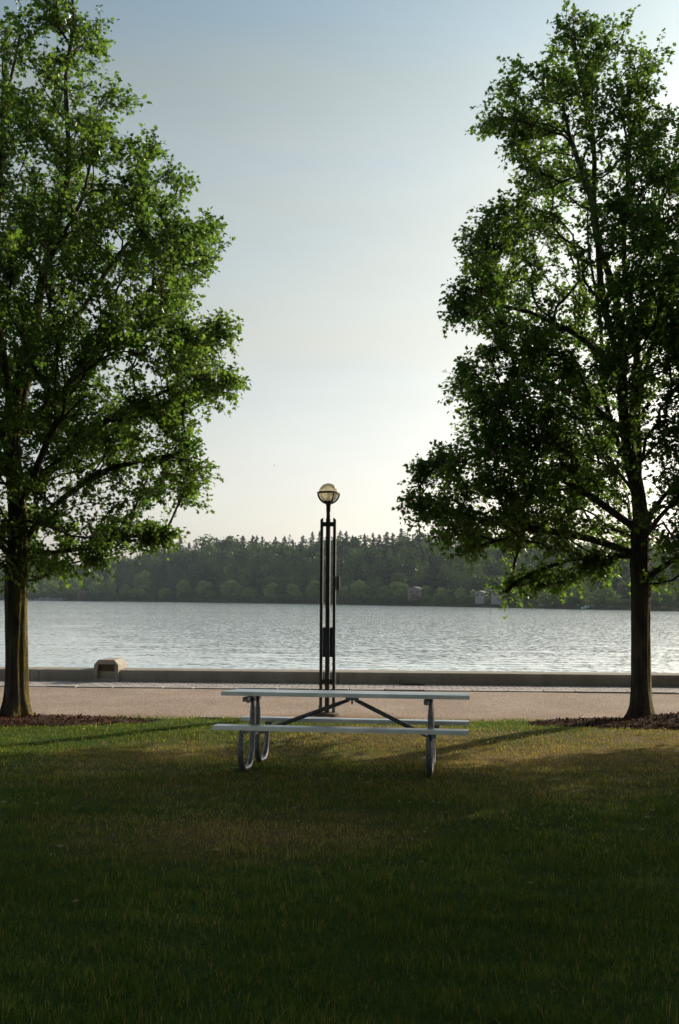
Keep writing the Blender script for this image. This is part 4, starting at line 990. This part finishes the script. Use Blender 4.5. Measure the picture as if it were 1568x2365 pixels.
x = np.concatenate(X_); y = np.concatenate(Y_); wd = np.concatenate(Wd); hh = np.concatenate(Hh)
tuft = fbm(x * 6, y * 6, 0, 40, 3); hh *= 1 + .35 * tuft
keep = (y < edge(x) + .05 + .05 * rs.normal(size=len(x))) & ~in_mulch(x, y) & (rs.rand(len(x)) < .8 + .3 * tuft); x, y, wd, hh = x[keep], y[keep], wd[keep], hh[keep]; n = len(x)
tall = rs.rand(n) < .012; hh[tall] *= 1.7
dry = dryness_and_sun(x, y); dr = np.where(rs.rand(n) < dry * .95 + .06, rs.uniform(.6, 1.0, n), rs.uniform(0, .18, n)); hh *= 1 - .3 * dry; dr[tall] = rs.uniform(.3, 1, tall.sum())
a = rs.uniform(0, 6.28, n); lean = np.abs(rs.normal(scale=.42, size=n)); la = rs.uniform(0, 6.28, n)
S = np.stack([np.cos(a), np.sin(a), 0 * a], 1); D = np.stack([np.cos(la) * lean, np.sin(la) * lean, np.ones(n)], 1)
B = np.stack([x, y, -.006 + dip(x, y) + .012 * fbm(x * 1.2, y * 1.2, 0, 5, 3)], 1); h1 = hh[:, None]
m1 = B + D * h1 * .55 * [.6, .6, 1]; tp = B + D * h1 * [1.25, 1.25, .95]
V = np.stack([B - S * wd[:, None] / 2, B + S * wd[:, None] / 2, m1 + S * wd[:, None] * .42, m1 - S * wd[:, None] * .42, tp], 1).reshape(-1, 3)
i5 = np.arange(n)[:, None] * 5
me = np_mesh('grass_blades', V, [i5 + np.array([[0, 1, 2, 3]]), i5 + np.array([[3, 2, 4]])])
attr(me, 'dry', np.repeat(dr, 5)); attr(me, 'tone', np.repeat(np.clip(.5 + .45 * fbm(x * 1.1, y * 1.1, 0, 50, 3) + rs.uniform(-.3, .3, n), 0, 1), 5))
tag(link('grass_blades', me, M['grass']), 'mown lawn of short blades, green with dry straw coloured patches', 'grass', None, 'stuff'); print('blades', n)
# clover heads in the lawn
C = []
for _ in range(55):
    cx, cy = rs.choice([-1.9, -.9, .2, 1.0, 2.2, .4]) + rs.normal(scale=.55), rs.choice([6.9, 7.3, 7.7, 8.0]) + rs.normal(scale=.3); C.append((cx, cy))
g = MB()
for cx, cy in C:
    z = rs.uniform(.045, .065); r_ = rs.uniform(.004, .007)
    g.add([(cx + r_ * math.cos(t) * math.cos(p), cy + r_ * math.sin(t) * math.cos(p), z + r_ * math.sin(p)) for p in (-.9, 0, .8) for t in np.linspace(0, 6.28, 7)[:-1]] + [(cx, cy, z + r_)],
          [(i, (i + 1) % 6, 6 + (i + 1) % 6, 6 + i) for i in range(6)] + [(6 + i, 6 + (i + 1) % 6, 12 + (i + 1) % 6, 12 + i) for i in range(6)] + [(12 + i, 12 + (i + 1) % 6, 18) for i in range(6)])
tag(g.build('clover_flowers', M['clover']), 'small pale clover heads dotted through the lawn', 'clover', None, 'stuff')

k = 46; rl = np.random.RandomState(91); xx = rl.uniform(-3.2, 4.2, k); yy = rl.uniform(5.2, 13.2, k); aa = rl.uniform(0, 6.28, k); ss = rl.uniform(.035, .06, k)
LV = np.zeros((k, 12, 3)); ca, sa = np.cos(aa)[:, None], np.sin(aa)[:, None]
LV[:, :, 0] = xx[:, None] + (LEAF[None, :, 0] * ca - LEAF[None, :, 1] * sa) * ss[:, None]; LV[:, :, 1] = yy[:, None] + (LEAF[None, :, 0] * sa + LEAF[None, :, 1] * ca) * ss[:, None]
LV[:, :, 2] = dip(xx, yy)[:, None] + .045 + .25 * ss[:, None] * np.abs(LEAF[None, :, 0]) + .3 * ss[:, None] * LEAF[None, :, 1] * rl.uniform(-1, 1, (k, 1))
me = np_mesh('fallen_leaves', LV.reshape(-1, 3), [np.arange(12 * k).reshape(k, 12)]); attr(me, 'tone', np.repeat(rl.uniform(.5, 1, k), 12))
tag(link('fallen_leaves', me, M['dead_leaf']), 'a few dry brown leaves lying scattered on the lawn', 'fallen leaves', None, 'stuff')

# ------------------------------------------------------------------ haze over the lake
m, t, o = mat('haze'); pv = N(t, 'ShaderNodeVolumePrincipled'); pv.inputs['Color'].default_value = (.66, .82, 1.0, 1)
pv.inputs['Density'].default_value = .00011; pv.inputs['Anisotropy'].default_value = .3; t.links.new(pv.outputs[0], o.inputs['Volume'])
g = MB(); g.box((0, 640, 40), (3200, 1560, 92)); tag(g.build('haze', m), 'thin blue evening haze over the lake and the far wooded hill', 'haze', None, 'stuff')
